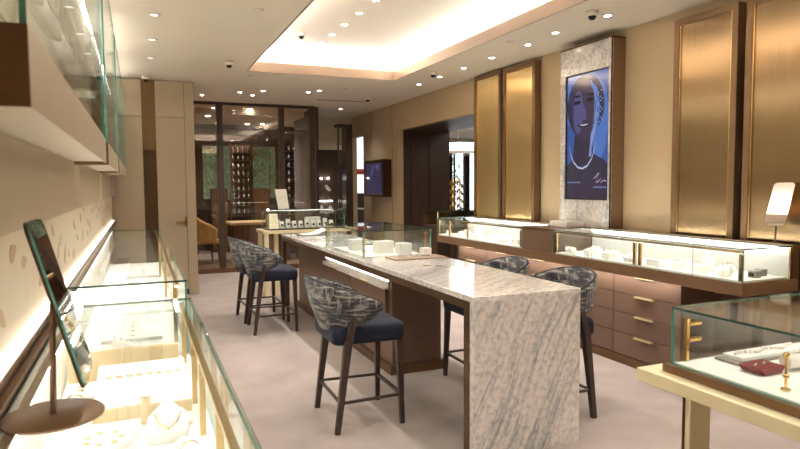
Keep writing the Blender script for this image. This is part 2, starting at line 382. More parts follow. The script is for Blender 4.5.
# daylight garden outside the lounge windows
lm = MB()
for k in range(2600):
    c = Vector((random.uniform(.3, 5.2), random.uniform(19.5, 20.8), random.uniform(1.0, 3.9)))
    a = Vector((random.gauss(0, 1), random.gauss(0, 1), random.gauss(0, 1))).normalized()*.10; b = a.cross(Vector((0, 0, 1))).normalized()*.05
    lm.add([c-a, c+b, c+a, c-b], [(0, 1, 2, 3)])
h2 = thing('garden_tree', 'green tree outside the windows of the neighbouring room', 'tree', (10.4, 20.3, 0))
tm = MB()
for k in range(700):
    c = Vector((random.uniform(9.2, 10.9), random.uniform(19.6, 20.8), random.uniform(.8, 3.6)))
    a = Vector((random.gauss(0, 1), random.gauss(0, 1), random.gauss(0, 1))).normalized()*.13; b = a.cross(Vector((0, 0, 1))).normalized()*.07
    tm.add([c-a, c+b, c+a, c-b], [(0, 1, 2, 3)])
part('foliage', tm, 'leaf', h2); part('trunk', MB().tube((10.1, 20.3, 0), (10.15, 20.3, 2.8), .07, .03, 10), 'mwood', h2)
hd = thing('hedge', 'green leafy hedge outside the lounge windows', 'hedge', (2.7, 20.2, 0))
ff = part('foliage', lm, 'leaf', hd)
core = MB()
for k in range(14):
    x = .4+.36*k; core.lathe([(.02, .5), (.42, .9), (.5, 1.8), (.45, 2.9), (.3, 3.6), (.02, 3.9)], (x, 20.7, 0), 10)
part('inner_foliage', core, 'leafcore', hd)
st = MB()
for x in np.linspace(.6, 5, 9): st.tube((x, 20.1, 0), (x+.1, 20.2, 2.6), .03, .015, 8)
part('stem', st, 'mwood', hd)
solo('planter_wall', B(.2, 19.0, .0, 5.4, 19.2, 1.1), 'daylit', 'pale low garden wall in front of the hedge outside', 'wall')

# ------------------------------------------------------------ island
IX0, IX1, IY0, IY1, IZ = 1.73, 2.49, 3.0, 8.08, .97
t = thing('island_worktop', 'long veined grey marble island top with full-height slab end', 'counter', ((IX0+IX1)/2, 5.5, 0))
part('stone_top', B(IX0, IY0, IZ-.035, IX1, IY1, IZ), 'marbletop', t, bevel=.003)
part('end_panel', B(IX0+.004, IY0+.001, 0, IX1-.001, IY0+.05, IZ-.035), 'marble', t, bevel=.002)
em = B(IX0+.004, IY0+.05, IZ-.085, IX0+.06, IY1, IZ-.035); em.box(IX1-.06, IY0+.05, IZ-.085, IX1-.004, IY1, IZ-.035)
em.box(IX0+.06, IY0+.05, IZ-.085, IX1-.06, IY0+.12, IZ-.035); em.box(IX0+.06, IY1-.06, IZ-.085, IX1-.06, IY1, IZ-.035)
part('metal_apron', em, 'bronze', t)
part('metal_leg', B(IX0+.004, IY0+.052, 0, IX0+.02, IY0+.12, IZ-.085), 'bronze', t)
part('metal_leg', B(IX1-.02, IY0+.052, 0, IX1-.004, IY0+.12, IZ-.085), 'bronze', t)
part('metal_leg', B(IX0+.004, IY1-.05, 0, IX0+.05, IY1, IZ-.085), 'bronze', t)
part('metal_leg', B(IX1-.05, IY1-.05, 0, IX1-.004, IY1, IZ-.085), 'bronze', t)
for y in (4.28, 4.36):
    g = MB(); g.lathe([(.0, 0), (.034, 0), (.034, .003), (.024, .004), (0, .004)], (2.17 if y < 4.3 else 2.10, y+.02, IZ+.0005), 20)
    solo('cable_grommet', g, 'bronze', 'round bronze cable cap in the marble top, %s of the two' % ('right' if y < 4.3 else 'left'), 'grommet')
t = thing('island_cabinet', 'brown lacquered cabinet under the marble island top', 'cabinet', (2.16, 6.4, 0))
part('body', B(1.94, 4.73, .08, 2.40, 8.0, IZ-.09), 'brown', t)
part('plinth', B(1.915, 4.71, 0, 2.42, 8.01, .08), 'bronze', t)
for i, y in enumerate((4.80, 5.74)):
    d = part('drawer', B(1.905, y, .34, 1.938, y+.925, .722), 'brown', t, bevel=.002)
    tr = B(1.895, y, .7225, 1.938, y+.925, .732); tr.box(1.893, y, .732, 1.897, y+.925, .765 if i else .75)
    part('drawer_liner', tr, 'white', d)
    part('handle', B(1.868, y+.38, .735, 1.892, y+.55, .745), 'handle', d, bevel=.002)
part('light_strip', B(1.925, 4.80, .792, 1.938, 6.66, .806), 'softled', t)
part('reveal_lining', B(1.930, 4.80, .7325, 1.939, 6.66, .7915), 'white', t)

# ------------------------------------------------------------ stools
def shell(sn, R0, R1, z0f, z1f, flare, th, tmax, n=36, m=8, cx=0):
    """curved back: outer and inner skin, t runs round the rear; rear is -X"""
    vs = []; rows = []
    for k, off in ((0, 0), (1, -th)):
        for i in range(n+1):
            t = -tmax+2*tmax*i/n; s = t/tmax
            for j in range(m+1):
                h = j/m; z = z0f(s)*(1-h)+z1f(s)*h
                bul = math.sin(h*PI)*.012
                a, b = R0+off+flare*h+bul, R1+off+flare*h*.3+bul
                c_, s_ = math.cos(t), math.sin(t)
                x = cx-a*math.copysign(abs(c_)**.8, c_); y = b*math.copysign(abs(s_)**.8, s_)
                vs.append((x, y, z))
    W = (n+1)*(m+1); fs = []
    ix = lambda k, i, j: k*W+i*(m+1)+j
    for i in range(n):
        for j in range(m):
            fs.append((ix(0, i, j), ix(0, i, j+1), ix(0, i+1, j+1), ix(0, i+1, j))); fs.append((ix(1, i, j), ix(1, i+1, j), ix(1, i+1, j+1), ix(1, i, j+1)))
        fs.append((ix(0, i, m), ix(1, i, m), ix(1, i+1, m), ix(0, i+1, m))); fs.append((ix(0, i, 0), ix(0, i+1, 0), ix(1, i+1, 0), ix(1, i, 0)))
    for i in (0, n):
        for j in range(m): fs.append((ix(0, i, j), ix(1, i, j), ix(1, i, j+1), ix(0, i, j+1)))
    mb = MB().add(vs, fs, 0, True)
    top = [tuple((Vector(vs[ix(0, i, m)])+Vector(vs[ix(1, i, m)]))/2) for i in range(n+1)]
    edge = [tuple((Vector(vs[ix(0, 0, j)])+Vector(vs[ix(1, 0, j)]))/2) for j in range(m)]+top+[tuple((Vector(vs[ix(0, n, j)])+Vector(vs[ix(1, n, j)]))/2) for j in range(m-1, -1, -1)]
    return mb, edge
def cushion(hx_, hy, z0, z1, r=.07, dome=.015, rear=1.0, n=10):
    mb = MB(); prof = []
    out = []
    for cx, cy, a0 in ((hx_-r, hy-r, 0), (-(hx_-r), hy-r, PI/2), (-(hx_-r), -(hy-r), PI), (hx_-r, -(hy-r), 1.5*PI)):
        for k in range(n+1):
            a = a0+PI/2*k/n; out.append((cx+r*math.cos(a), cy+r*math.sin(a)))
    levels = [(.93, z0), (.985, z0+.008), (1, z0+.025), (1.01, (z0+z1)/2), (1, z1-.025), (.97, z1-.008), (.9, z1), (.55, z1+dome), (.05, z1+dome*1.15)]
    vs = []
    for s_, z in levels:
        for x, y in out: vs.append((x*s_, y*s_*(rear if x < 0 else 1), z))
    k = len(out); fs = [(i*k+j, i*k+(j+1) % k, (i+1)*k+(j+1) % k, (i+1)*k+j) for i in range(len(levels)-1) for j in range(k)]
    fs += [tuple(range(k))[::-1], tuple(range((len(levels)-1)*k, len(levels)*k))]
    return mb.add(vs, fs, 0, True)
def make_stool(label, group):
    t = thing('bar_stool', label, 'stool', (0, 0, 0), 0, group)
    lpart('seat', cushion(.25, .262, .575, .695, .05), 'navy', t)
    sh, edge = shell(0, .265, .275, lambda s: .645+.09*abs(s)**1.5+.05*max(0, (abs(s)-.85)/.15)**2, lambda s: 1.0-.135*abs(s)**1.8-.045*max(0, (abs(s)-.85)/.15)**2, .10, .03, math.radians(99))
    b = lpart('backrest', sh, 'fabric', t)
    lpart('piping', MB().path(edge, .0105, 6), 'black', b)
    for sy in (-1, 1):
        lpart('leg', MB().tube((.215, sy*.215, .60), (.225, sy*.245, 0), .023, .015, sq=True), 'legwood', t, bevel=.003)
        lpart('leg', MB().tube((-.10, sy*.262, .80), (-.155, sy*.262, .60), .018, .025, sq=True).tube((-.155, sy*.262, .60), (-.235, sy*.262, 0), .025, .017, sq=True), 'legwood', t, bevel=.003)
    for sy in (-1, 1): lpart('stretcher', MB().tube((-.21, sy*.26, .20), (.222, sy*.238, .20), .0085, sq=True), 'legwood', t)
    lpart('stretcher', MB().tube((.222, -.238, .20), (.222, .238, .20), .010, sq=True), 'legwood', t)
    lpart('stretcher', MB().tube((-.21, -.262, .20), (-.21, .262, .20), .0085, sq=True), 'legwood', t)
    return t
s0 = make_stool('navy velvet bar stool with patterned curved back, nearest on the left side of the island', 'bar stools at the marble island')
s0.location = (1.375, 3.975, 0); s0.rotation_euler = (0, 0, math.radians(-1))
dup(s0, (1.35, 6.86, 0), math.radians(-2), 'navy bar stool with patterned back, front one of the far pair left of the island')
dup(s0, (1.33, 7.50, 0), math.radians(2), 'navy bar stool half hidden behind another, farthest on the left of the island')
dup(s0, (2.60, 3.53, 0), PI+math.radians(1), 'bar stool with patterned back rising right behind the near marble corner')
dup(s0, (2.56, 4.28, 0), PI-math.radians(1), 'bar stool on the far side of the island, left one of the two there')

# ------------------------------------------------------------ small display pieces
def ring_block(x, y, z, s=1, rz=0, label='', group=None, m='white'):
    t = thing('ring_block', label, 'ring stand', (x, y, z), rz, group)
    lpart('block', MB().prism([(-.03*s, 0), (.03*s, 0), (.03*s, .045*s), (.012*s, .05*s), (-.03*s, .02*s)], 'y', -.03*s, .03*s), m, t, bevel=.002)
    lpart('ring', MB().ring((.008*s, 0, .052*s), .011*s, .0022*s, 'x'), 'gold', t); return t
def bust(x, y, z, s=1, rz=0, label='', group=None, m='white'):
    t = thing('necklace_bust', label, 'necklace stand', (x, y, z), rz, group)
    vs = []; n = 12; lv = [(0, .075, .02), (.05, .085, .03), (.10, .075, .035), (.125, .045, .03), (.145, .024, .022), (.18, .02, .02)]
    for h, a, b in lv:
        for k in range(n): q = 2*PI*k/n; vs.append((b*s*math.cos(q)-h*s*.35, a*s*math.sin(q), h*s))
    k = n; fs = [(i*k+j, i*k+(j+1) % k, (i+1)*k+(j+1) % k, (i+1)*k+j) for i in range(len(lv)-1) for j in range(k)]
    fs += [tuple(range(k))[::-1], tuple(range((len(lv)-1)*k, len(lv)*k))]
    lpart('bust', MB().add(vs, fs, 0, True), m, t)
    pts = [(.038*s*1-.35*(h-.0)*s*1, yy*s, h*s) for yy, h in ((-.05, .12), (-.035, .085), (0, .06), (.035, .085), (.05, .12))]
    lpart('necklace', MB().path(pts, .0025*s, 6), 'gold', t); return t
def roll(x, y, z, s=1, rz=0, label='', group=None, m='white'):
    t = thing('bracelet_roll', label, 'bracelet stand', (x, y, z), rz, group)
    lpart('foot', B(-.035*s, -.05*s, 0, .035*s, .05*s, .012*s), m, t, bevel=.002)
    lpart('roll', MB().tube((0, -.06*s, .04*s), (0, .06*s, .04*s), .028*s, n=20), m, t)
    lpart('bracelet', MB().ring((0, .01*s, .04*s), .0295*s, .003*s, 'y'), 'gold', t); return t
def pad(x, y, z, sx=.12, sy=.16, rz=0, label='', group=None, m='white', tilt=0):
    t = thing('display_pad', label, 'display tray', (x, y, z), rz, group)
    h = tilt*sx
    lpart('pad', MB().prism([(-sx/2, 0), (sx/2, 0), (sx/2, .018+h), (-sx/2, .018)], 'y', -sy/2, sy/2), m, t, bevel=.003)
    mb = MB()
    for i in range(4):
        yy = -sy/2+sy*(i+.5)/4; mb.ring((0, yy, .0205+h/2), .01, .0018, 'z', 12)
    lpart('jewellery', mb, 'gold', t); return t
def mirror_stand(name, label, base, panel_c, w_, h_, lean, rz, stem_top, base_r=.1, oval=False):
    """panel plane: width along local Y, height leaning back (local -X at the top when lean>0)"""
    t = thing(name, label, 'mirror', base, rz)
    lpart('foot_disc', MB().lathe([(0, 0), (base_r, 0), (base_r, .004), (base_r*.98, .006), (0, .006)], n=48), 'ledge' if not oval else 'bronze', t)
    lpart('stem', MB().tube((0, 0, .006), stem_top, .0065, n=10), 'ledge' if not oval else 'bronze', t)
    c = Vector(panel_c); H = Vector((-math.sin(lean), 0, math.cos(lean))); Wd = Vector((0, 1, 0)); Nn = Vector((math.cos(lean), 0, math.sin(lean)))
    out = []; r = .03
    for cx, cy, a0 in ((w_/2-r, h_/2-r, 0), (-(w_/2-r), h_/2-r, PI/2), (-(w_/2-r), -(h_/2-r), PI), (w_/2-r, -(h_/2-r), 1.5*PI)):
        for k in range(7): a = a0+PI/2*k/6; out.append((cx+r*math.cos(a), cy+r*math.sin(a)))
    def plate(o0, o1, sc=1):
        n = len(out); vs = [c+Wd*p[0]*sc+H*p[1]*sc+Nn*o0 for p in out]+[c+Wd*p[0]*sc+H*p[1]*sc+Nn*o1 for p in out]
        return vs, [tuple(range(n))[::-1], tuple(range(n, 2*n))], [(i, (i+1) % n, n+(i+1) % n, n+i) for i in range(n)]
    vs, caps, sides = plate(-.006, -.001, 1.0); lpart('frame', MB().add(vs, caps).add(vs, sides), 'gold' if oval else 'dbronze', t)
    vs, caps, sides = plate(0, .005, .985); lpart('mirror_glass', MB().add(vs, caps).add(vs, sides, 1), ['mirror', 'gold' if oval else 'edge'], t)
    return t

# ------------------------------------------------------------ right-hand counter
CXF, CXB = 3.77, 4.27
solo('counter_ledge', B(CXF, 2.89, .83, CXB+.075, 7.54, .92), 'ledge', 'long bronze ledge carrying the glass cases along the right wall', 'counter', bevel=.002)
yc = [3.54, 4.29, 5.03, 5.77, 6.50, 7.22]
names = ['nearest', 'second', 'third', 'fourth', 'farthest']
zr = [.815, .642, .466, .283, .085]
for i in range(5):
    y0, y1 = yc[i], yc[i+1]
    t = thing('drawer_cabinet', '%s brown drawer cabinet under the right wall cases' % names[i], 'cabinet', (4.2, (y0+y1)/2, 0), 0, 'drawer cabinets along the right wall')
    part('body', B(3.952, y0, .08, 4.34, y1-.001, .828), 'brown', t)
    part('plinth', B(3.935, y0, 0, 4.33, y1-.001, .078), 'bronze', t)
    for k in range(4):
        d = part('drawer', B(3.93, y0+.003, zr[k+1]+.003, 3.951, y1-.003, zr[k]-.002), 'brown', t, bevel=.0015)
        part('handle', B(3.900, (y0+y1)/2-.10, zr[k]-.018, 3.929, (y0+y1)/2+.10, zr[k]-.004), 'handle', d, bevel=.0015)
solo('under_counter_light', B(3.84, 3.56, .822, 3.87, 7.2, .8295), 'hotled', 'thin warm light strip under the bronze ledge above the drawers', 'light')
t = thing('counter_end', 'dark open end under the glass counter beside the drawers', 'cabinet', (4.3, 3.2, 0))
part('back_panel', B(4.29, 2.92, 0, 4.33, 3.538, .829), 'brown', t)
part('leg', B(4.0, 2.93, 0, 4.05, 2.98, .829), 'dbronze', t)
part('leg', B(3.88, 7.3, 0, 3.93, 7.35, .829), 'dbronze', t)
solo('wooden_screen', B(4.05, 7.24, 0, 4.10, 7.5, .829), 'dwood', 'dark panel under the far end of the right wall counter', 'panel')
t = thing('counter_block', 'solid brown block between the two glass cases on the right counter', 'cabinet', (4.0, 5.245, .92))
part('body', B(CXF+.01, 4.975, .921, CXB+.07, 5.515, 1.14), 'brown', t, bevel=.002)
part('top', B(CXF+.005, 4.973, 1.14, CXB+.075, 5.517, 1.158), 'bronze', t)
solo('gift_box', B(4.10, 5.18, 1.159, 4.33, 5.46, 1.215), 'white', 'flat white box lying on the brown block below the portrait screen', 'box', bevel=.003)
def wall_case(y0, y1, posts, label, near):
    t = thing('display_case', label, 'display case', (4.0, (y0+y1)/2, .92), 0, 'glass cases on the right wall counter')
    part('deck', B(CXF+.02, y0+.02, .921, CXB-.02, y1-.02, .935), 'white', t)
    part('back_lining', B(CXB-.02, y0+.01, .921, CXB, y1-.01, 1.148), 'greyfab', t)
    part('glass_pane', MB().pane(CXF, y0, 1.152, CXB, y1, 1.160), ['glass', 'dedge'], t)
    part('glass_pane', MB().pane(CXF, y0, .921, CXF+.008, y1, 1.151), ['glass', 'edge'], t)
    for y in ((y0, y0+.008), (y1-.008, y1)): part('glass_pane', MB().pane(CXF+.009, y[0], .921, CXB-.021, y[1], 1.151), ['glass', 'brass'], t)
    part('top_rail', B(CXF+.012, y0+.02, 1.128, CXF+.030, y1-.02, 1.146), 'brass', t)
    part('light_strip', B(CXF+.031, y0+.03, 1.130, CXF+.038, y1-.03, 1.144), 'hotled', t)
    part('light_strip', B(CXB-.05, y0+.03, 1.138, CXB-.04, y1-.03, 1.148), 'led', t)
    for y in posts: part('post', B(CXF+.012, y-.014, .936, CXF+.030, y+.014, 1.121), 'brass', t)
    part('rear_frame', B(CXB+.002, y0, .921, CXB+.075, y1, 1.165), 'bronze', t)
    for y in near: part('glass_joint', B(CXF-.001, y-.0015, .921, CXF+.0005, y+.0015, 1.15), 'dark', t)
    return t
wall_case(2.89, 4.972, [2.918, 3.84, 3.90, 4.94], 'lit glass case at the near end of the right counter, by the tall mirror', [3.3, 4.4])
wall_case(5.518, 7.54, [5.55, 6.72, 7.20, 7.51], 'lit glass case at the far end of the right counter, by the brass panels', [])
def fill(y0, y1, cnt, where, seed):
    rnd = random.Random(seed); kinds = {0: ('ring block', ring_block), 1: ('necklace bust', bust), 2: ('bracelet roll', roll), 3: ('display pad', None)}
    seen = {}
    seq = [rnd.choice((0, 0, 0, 1, 2, 2, 3)) for _ in range(cnt)]
    for i in range(cnt):
        y = y1-(y1-y0)*(i+.5)/cnt; x = 3.88+.22*((i*2) % 3)/2+rnd.uniform(-.015, .015); k = seq[i]; rz = PI+rnd.uniform(-.5, .5)
        seen[k] = seen.get(k, 0)+1
        nth = ['first', 'second', 'third', 'fourth', 'fifth', 'sixth', 'seventh', 'eighth', 'ninth', 'tenth'][seen[k]-1]
        lb = '%s white %s from the left, %s' % (nth, kinds[k][0], where)
        gp = 'white jewellery stands in the right wall cases'
        if k == 3: pad(x, y, .9355, .11, .14, rz, lb, gp, tilt=.35)
        else: kinds[k][1](x, y, .9355, rnd.uniform(1.1, 1.4) if k == 0 else (.72 if k == 1 else .92), rz, lb, gp)
fill(5.62, 6.66, 11, 'far wall case, right of post', 3)
fill(6.80, 7.42, 6, 'far wall case, left of post', 4)
fill(3.98, 4.86, 10, 'near wall case, left of double post', 5)
fill(3.08, 3.78, 10, 'near wall case, right of double post', 6)
# grey watch cubes at the near end
for i, (x, y) in enumerate(((4.05, 3.03), (3.93, 2.99))):
    t = thing('watch_cube', 'grey cube with dark face, right end of near wall case, %s one' % ('rear', 'front')[i], 'stand', (x+.09, y, .9355))
    part('cube', B(x+.06, y-.03, .9355, x+.12, y+.03, .985), 'slate', t, bevel=.002); part('face', B(x+.057, y-.02, .945, x+.0595, y+.02, .975), 'dark', t)
mirror_stand('table_mirror', 'tilted gold-edged mirror on a stem at the right end of the wall counter', (4.31, 3.05, 1.166), (-.04, 0, .285), .165, .335, math.radians(18), math.radians(0)+PI, (-.005, 0, .15), .03, True)

# ------------------------------------------------------------ brass panels, portrait tower, wall screen
def panel(y0, y1, z1, xf, label, m='ribbrass'):
    t = thing('brass_panel', label, 'panel', (xf, (y0+y1)/2, 0), 0, 'tall framed metal panels on the right wall')
    pf = part('panel_face', B(xf+.02, y0+.05, .06, xf+.06, y1-.05, z1-.05), m, t)
    uv = pf.data.uv_layers.new(name='UVMap')          # brushed horizontally: U runs along the wall
    for lp in pf.data.loops: c = pf.data.vertices[lp.vertex_index].co; uv.data[lp.index].uv = (c.y, c.z)
    fr = B(xf, y0, 0, xf+.09, y0+.055, z1); fr.box(xf, y1-.055, 0, xf+.09, y1, z1); fr.box(xf, y0+.055, z1-.055, xf+.09, y1-.055, z1); fr.box(xf, y0+.055, 0, xf+.09, y1-.055, .06)
    part('frame', fr, 'frame', t, bevel=.003)
    ir = MB()
    for y in (y0+.055, y1-.068): ir.box(xf+.008, y, .06, xf+.02, y+.013, z1-.055)
    part('inner_trim', ir, 'brass', t)
panel(6.98, 7.68, 3.125, 4.43, 'gold fluted panel in a dark frame, leftmost of the four')
panel(6.22, 6.93, 3.10, 4.43, 'gold fluted panel in a dark frame, second from the left')
panel(3.50, 4.135, 3.05, 4.43, 'champagne fluted panel in bronze frame, just right of the portrait screen', 'ribgrey')
panel(2.35, 3.43, 3.05, 4.43, 'champagne fluted panel in bronze frame, cut by the right picture edge', 'ribgrey')
t = thing('portrait_tower', 'marble-faced tower holding a tall portrait screen', 'display', (4.44, 5.22, 0))
part('body', B(4.375, 4.83, 0, 4.529, 5.62, 3.06), 'ledge', t)
mf = B(4.35, 4.83, 0, 4.374, 5.62, 1.44); mf.box(4.35, 4.83, 2.78, 4.374, 5.62, 3.06); mf.box(4.35, 4.83, 1.44, 4.374, 4.862, 2.78); mf.box(4.35, 5.54, 1.44, 4.374, 5.62, 2.78)
part('marble_face', mf, 'marble', t)
tr = B(4.345, 4.822, 0, 4.36, 4.829, 3.07); tr.box(4.345, 4.829, 3.06, 4.529, 5.62, 3.072); part('trim', tr, 'dbronze', t)
# the picture on the screen: flat shapes lying on it, tinted like a lit blue display
def scr(name, col, s):
    m, ns, L, b = newmat(name); b.inputs['Base Color'].default_value = (.01, .01, .012, 1); b.inputs['Roughness'].default_value = .08
    b.inputs['Emission Color'].default_value = (*hx(col), 1); b.inputs['Emission Strength'].default_value = s; return m
cols = ['3a5496', '33304a', '3d3548', '54507c', 'b4bad6', '1b1722', '4a6fb4', '7f8fbf', '342e42', 'b5adbd']
mats = [scr('screen_tint_%d' % i, c, .8) for i, c in enumerate(cols)]
SY0, SY1, SZ0, SZ1 = 5.538, 4.864, 1.442, 2.778
pm = MB()
def P2(u, v, l): return (4.366-.0006*l, SY0+(SY1-SY0)*u, SZ0+(SZ1-SZ0)*v)
def shp(pts, l, mi): pm.add([P2(u, v, l) for u, v in pts], [tuple(range(len(pts)))], mi)
def ell(cu, cv, a, b, l, mi, n=28, t0=0, t1=2*PI, rot=0):
    pts = []
    for i in range(n):
        t = t0+(t1-t0)*i/(n-1 if t1-t0 < 6.2 else n); x, y = a*math.cos(t), b*math.sin(t)
        pts.append((cu+x*math.cos(rot)-y*math.sin(rot)*.5, cv+x*math.sin(rot)*.5+y*math.cos(rot)))
    shp(pts, l, mi)
shp([(0, 0), (1, 0), (1, 1), (0, 1)], 0, 0)
ell(.78, .62, .2, .3, 1, 6)
shp([(0, .62), (.10, .60), (.12, .95), (0, .95)], 1, 6)
ell(.46, .74, .43, .25, 2, 1)                                  # hair
shp([(.58, .93), (.74, .86), (.80, .72), (.76, .56), (.68, .46), (.60, .40), (.58, .5), (.66, .7)], 3, 6)   # lit hair
shp([(.66, .86), (.71, .78), (.73, .66), (.69, .52), (.62, .42), (.62, .34), (.56, .34), (.60, .5), (.67, .66)], 4, 7)
ell(.42, .70, .29, .235, 4, 2)                                 # face
ell(.30, .70, .12, .17, 5, 3)
shp([(.36, .80), (.40, .64), (.50, .63), (.47, .72)], 6, 3)    # nose
shp([(.22, .52), (.62, .52), (.66, .34), (.60, .27), (.20, .27), (.18, .36)], 3, 8)   # neck
shp([(0, 0), (1, 0), (1, .27), (.9, .31), (.66, .36), (.45, .26), (.2, .33), (0, .26)], 4, 8)  # shoulders
ell(.27, .775, .085, .014, 7, 5); ell(.57, .785, .085, .014, 7, 5)    # eyes
for cu in (.27, .58): ell(cu, .825, .09, .010, 7, 5)           # brows
ell(.43, .60, .15, .026, 7, 5, 20, PI, 2*PI); ell(.44, .598, .10, .013, 8, 9, 20, PI, 2*PI)  # smile
nk = [(.10, .44), (.13, .37), (.2, .31), (.31, .265), (.42, .255), (.53, .275), (.63, .33), (.69, .40), (.72, .46)]
for (a, b), (c, d) in zip(nk, nk[1:]): shp([(a, b), (c, d), (c, d-.014), (a, b-.014)], 9, 4)
for k in range(16): ell(.80+.05*math.sin(k*1.3), .60+.016*k, .012, .005, 9, 9, 8)
for k in range(9): shp([(.06+.036*k, .132), (.082+.036*k, .132), (.082+.036*k, .142), (.06+.036*k, .142)], 9, 7)
sg = [(.68, .17), (.74, .19), (.80, .215), (.76, .175), (.74, .14), (.80, .15), (.84, .17), (.84, .14), (.9, .155), (.96, .15)]
for (a, b), (c, d) in zip(sg, sg[1:]): shp([(a, b), (c, d), (c, d-.007), (a, b-.007)], 9, 9)
for k in range(7): shp([(.68+.042*k, .095), (.705+.042*k, .095), (.705+.042*k, .105), (.68+.042*k, .105)], 9, 7)
sc = part('screen', B(4.3665, SY1, SZ0, 4.3745, SY0, SZ1), 'dark', t)
part('screen_image', pm, mats, sc)
part('screen_bezel', B(4.36, SY0, SZ0, 4.3665, SY0-.02, SZ1).box(4.36, SY1+.008, SZ0, 4.3665, SY1, SZ1).box(4.36, SY1, SZ0, 4.3665, SY0, SZ0+.012).box(4.36, SY1, SZ1-.012, 4.3665, SY0, SZ1), 'dark', sc)
t = thing('wall_screen', 'small framed screen with a dim blue picture on the tan wall', 'screen', (4.5, 11.8, 1.38))
part('case', B(4.36, 11.02, 1.38, 4.528, 12.07, 2.11), 'dbronze', t)
part('frame', B(4.345, 11.02, 1.38, 4.36, 11.09, 2.11).box(4.345, 12.0, 1.38, 4.36, 12.07, 2.11).box(4.345, 11.09, 1.38, 4.36, 12.0, 1.44).box(4.345, 11.09, 2.05, 4.36, 12.0, 2.11), 'bronze', t)
pm = MB(); SY0, SY1, SZ0, SZ1 = 12.0, 11.09, 1.44, 2.05
def P2(u, v, l): return (4.3575-.001*l, SY0+(SY1-SY0)*u, SZ0+(SZ1-SZ0)*v)
shp([(0, 0), (1, 0), (1, 1), (0, 1)], 0, 1); shp([(.28, .55), (.45, .98), (.78, .98), (.85, .6), (.62, .78), (.5, .7)], 1, 2)
shp([(.32, .6), (.42, .9), (.5, .95), (.42, .66)], 2, 3); shp([(.6, .9), (.8, .95), (.8, .72)], 2, 3); shp([(.4, .1), (.5, .5), (.62, .4), (.66, .1)], 1, 2)
part('screen_image', pm, mats, t)

# ------------------------------------------------------------ near right table with glass box
t = thing('display_table', 'cream and gold table at the right edge with a glass case on it', 'table', (2.4, 1.1, 0))
part('tabletop', B(1.705, .2, .872, 3.1, 1.735, .92), 'creamlac', t, bevel=.004)
for x, y in ((1.76, 1.535), (2.98, 1.535), (1.76, .35), (2.98, .35)):
    l = part('leg', B(x, y, 0, x+.10, y+.032, .872), 'creamlac', t, bevel=.003)
    part('leg_trim', B(x-.004, y+.022, 0, x-.0005, y+.031, .872), 'dbronze', l)
t = thing('table_case', 'clear glass box on the cream table at the right edge', 'display case', (2.4, 1.1, .92))
gx0, gx1, gy0, gy1, gz = 1.775, 2.95, .4, 1.64, 1.162
part('base_frame', B(gx0-.02, gy0-.02, .921, gx1+.02, gy1+.02, .95), 'bronze', t, bevel=.002)
part('deck', B(gx0+.012, gy0+.012, .9505, gx1-.012, gy1-.012, .956), 'white', t)

part('glass_pane', MB().pane(gx0, gy0, gz-.008, gx1, gy1, gz), ['glass', 'dedge'], t)
part('glass_pane', MB().pane(gx0, gy0, .951, gx0+.008, gy1, gz-.0085), ['glass', 'edge'], t)
part('glass_pane', MB().pane(gx1-.008, gy0, .951, gx1, gy1, gz-.0085), ['glass', 'edge'], t)
part('glass_pane', MB().pane(gx0+.009, gy1-.008, .951, gx1-.009, gy1, gz-.0085), ['glass', 'edge'], t)
part('glass_pane', MB().pane(gx0+.009, gy0, .951, gx1-.009, gy0+.008, gz-.0085), ['glass', 'edge'], t)
part('hinge_rod', B(gx0+.055, gy1-.022, .957, gx0+.067, gy1-.010, 1.115), 'gold', t)
for z in (1.035, 1.095): part('hinge_pin', MB().tube((gx0+.067, gy1-.016, z), (gx0+.125, gy1-.016, z), .009, n=12), 'gold', t)
part('light_strip', B(gx1-.04, gy0+.05, gz-.02, gx1-.03, gy1-.05, gz-.01), 'led', t)
t = thing('red_jewel_case', 'dark red open jewel case lying in the glass box on the cream table', 'case', (1.99, 1.43, .956))
part('case', MB().prism([(1.925, .957), (2.01, .957), (2.03, .982), (1.905, .982)], 'y', 1.38, 1.47), 'red', t, bevel=.004)
mb = MB()
for k in range(5): mb.lathe([(0, 0), (.006, 0), (.004, .004), (0, .005)], (1.925+.021*k, 1.42+.01*(k % 2), .982), 10)
part('stud', mb, 'silver', t)
t = thing('slate_tray', 'grey slate tray with a pearl strand behind the red jewel case', 'tray', (2.10, 1.53, .956))
part('tray', B(1.95, 1.50, .957, 2.32, 1.60, .966), 'slate', t, bevel=.002)
part('riser', B(1.98, 1.51, .966, 2.32, 1.59, .980), 'white', t, bevel=.002)
mb = MB()
for k in range(22): mb.lathe([(0, -.007), (.005, -.005), (.007, 0), (.005, .005), (0, .007)], (1.99+.015*k, 1.545+.012*math.sin(k*.7), .987), 8)
part('pearl_strand', mb, 'pearl', t)
t = thing('gold_stand', 'short gold post with two knobs standing in the near glass box', 'stand', (1.86, 1.265, .956))
part('foot', MB().lathe([(0, 0), (.015, 0), (.015, .004), (0, .004)], (1.86, 1.265, .957), 16), 'gold', t)
part('post', MB().tube((1.86, 1.265, .961), (1.86, 1.265, 1.06), .0045, n=10), 'gold', t)
for z in (1.0, 1.068): part('knob', MB().lathe([(0, -.010), (.008, -.007), (.0105, 0), (.008, .007), (0, .010)], (1.86, 1.265, z), 14), 'gold', t)
bust(2.05, 1.28, .957, .6, PI/2+.4, 'white curved necklace form at the right edge of the near glass box', None)
t = thing('bracelet_tube', 'white bracelet roll lying behind the gold post in the near glass box', 'bracelet stand', (2.12, 1.36, .957))
part('roll', MB().tube((2.05, 1.40, .988), (2.25, 1.36, .988), .026, n=20), 'pearl', t)
mb = MB()
for k in range(4): mb.path([(2.08+.045*k+.0, 1.40-.009*k+.028*math.cos(a), .985+.028*math.sin(a)) for a in np.linspace(0, 2*PI, 16)[:-1]], .002, 5, 0, True)
part('bracelet', mb, 'silver', t)

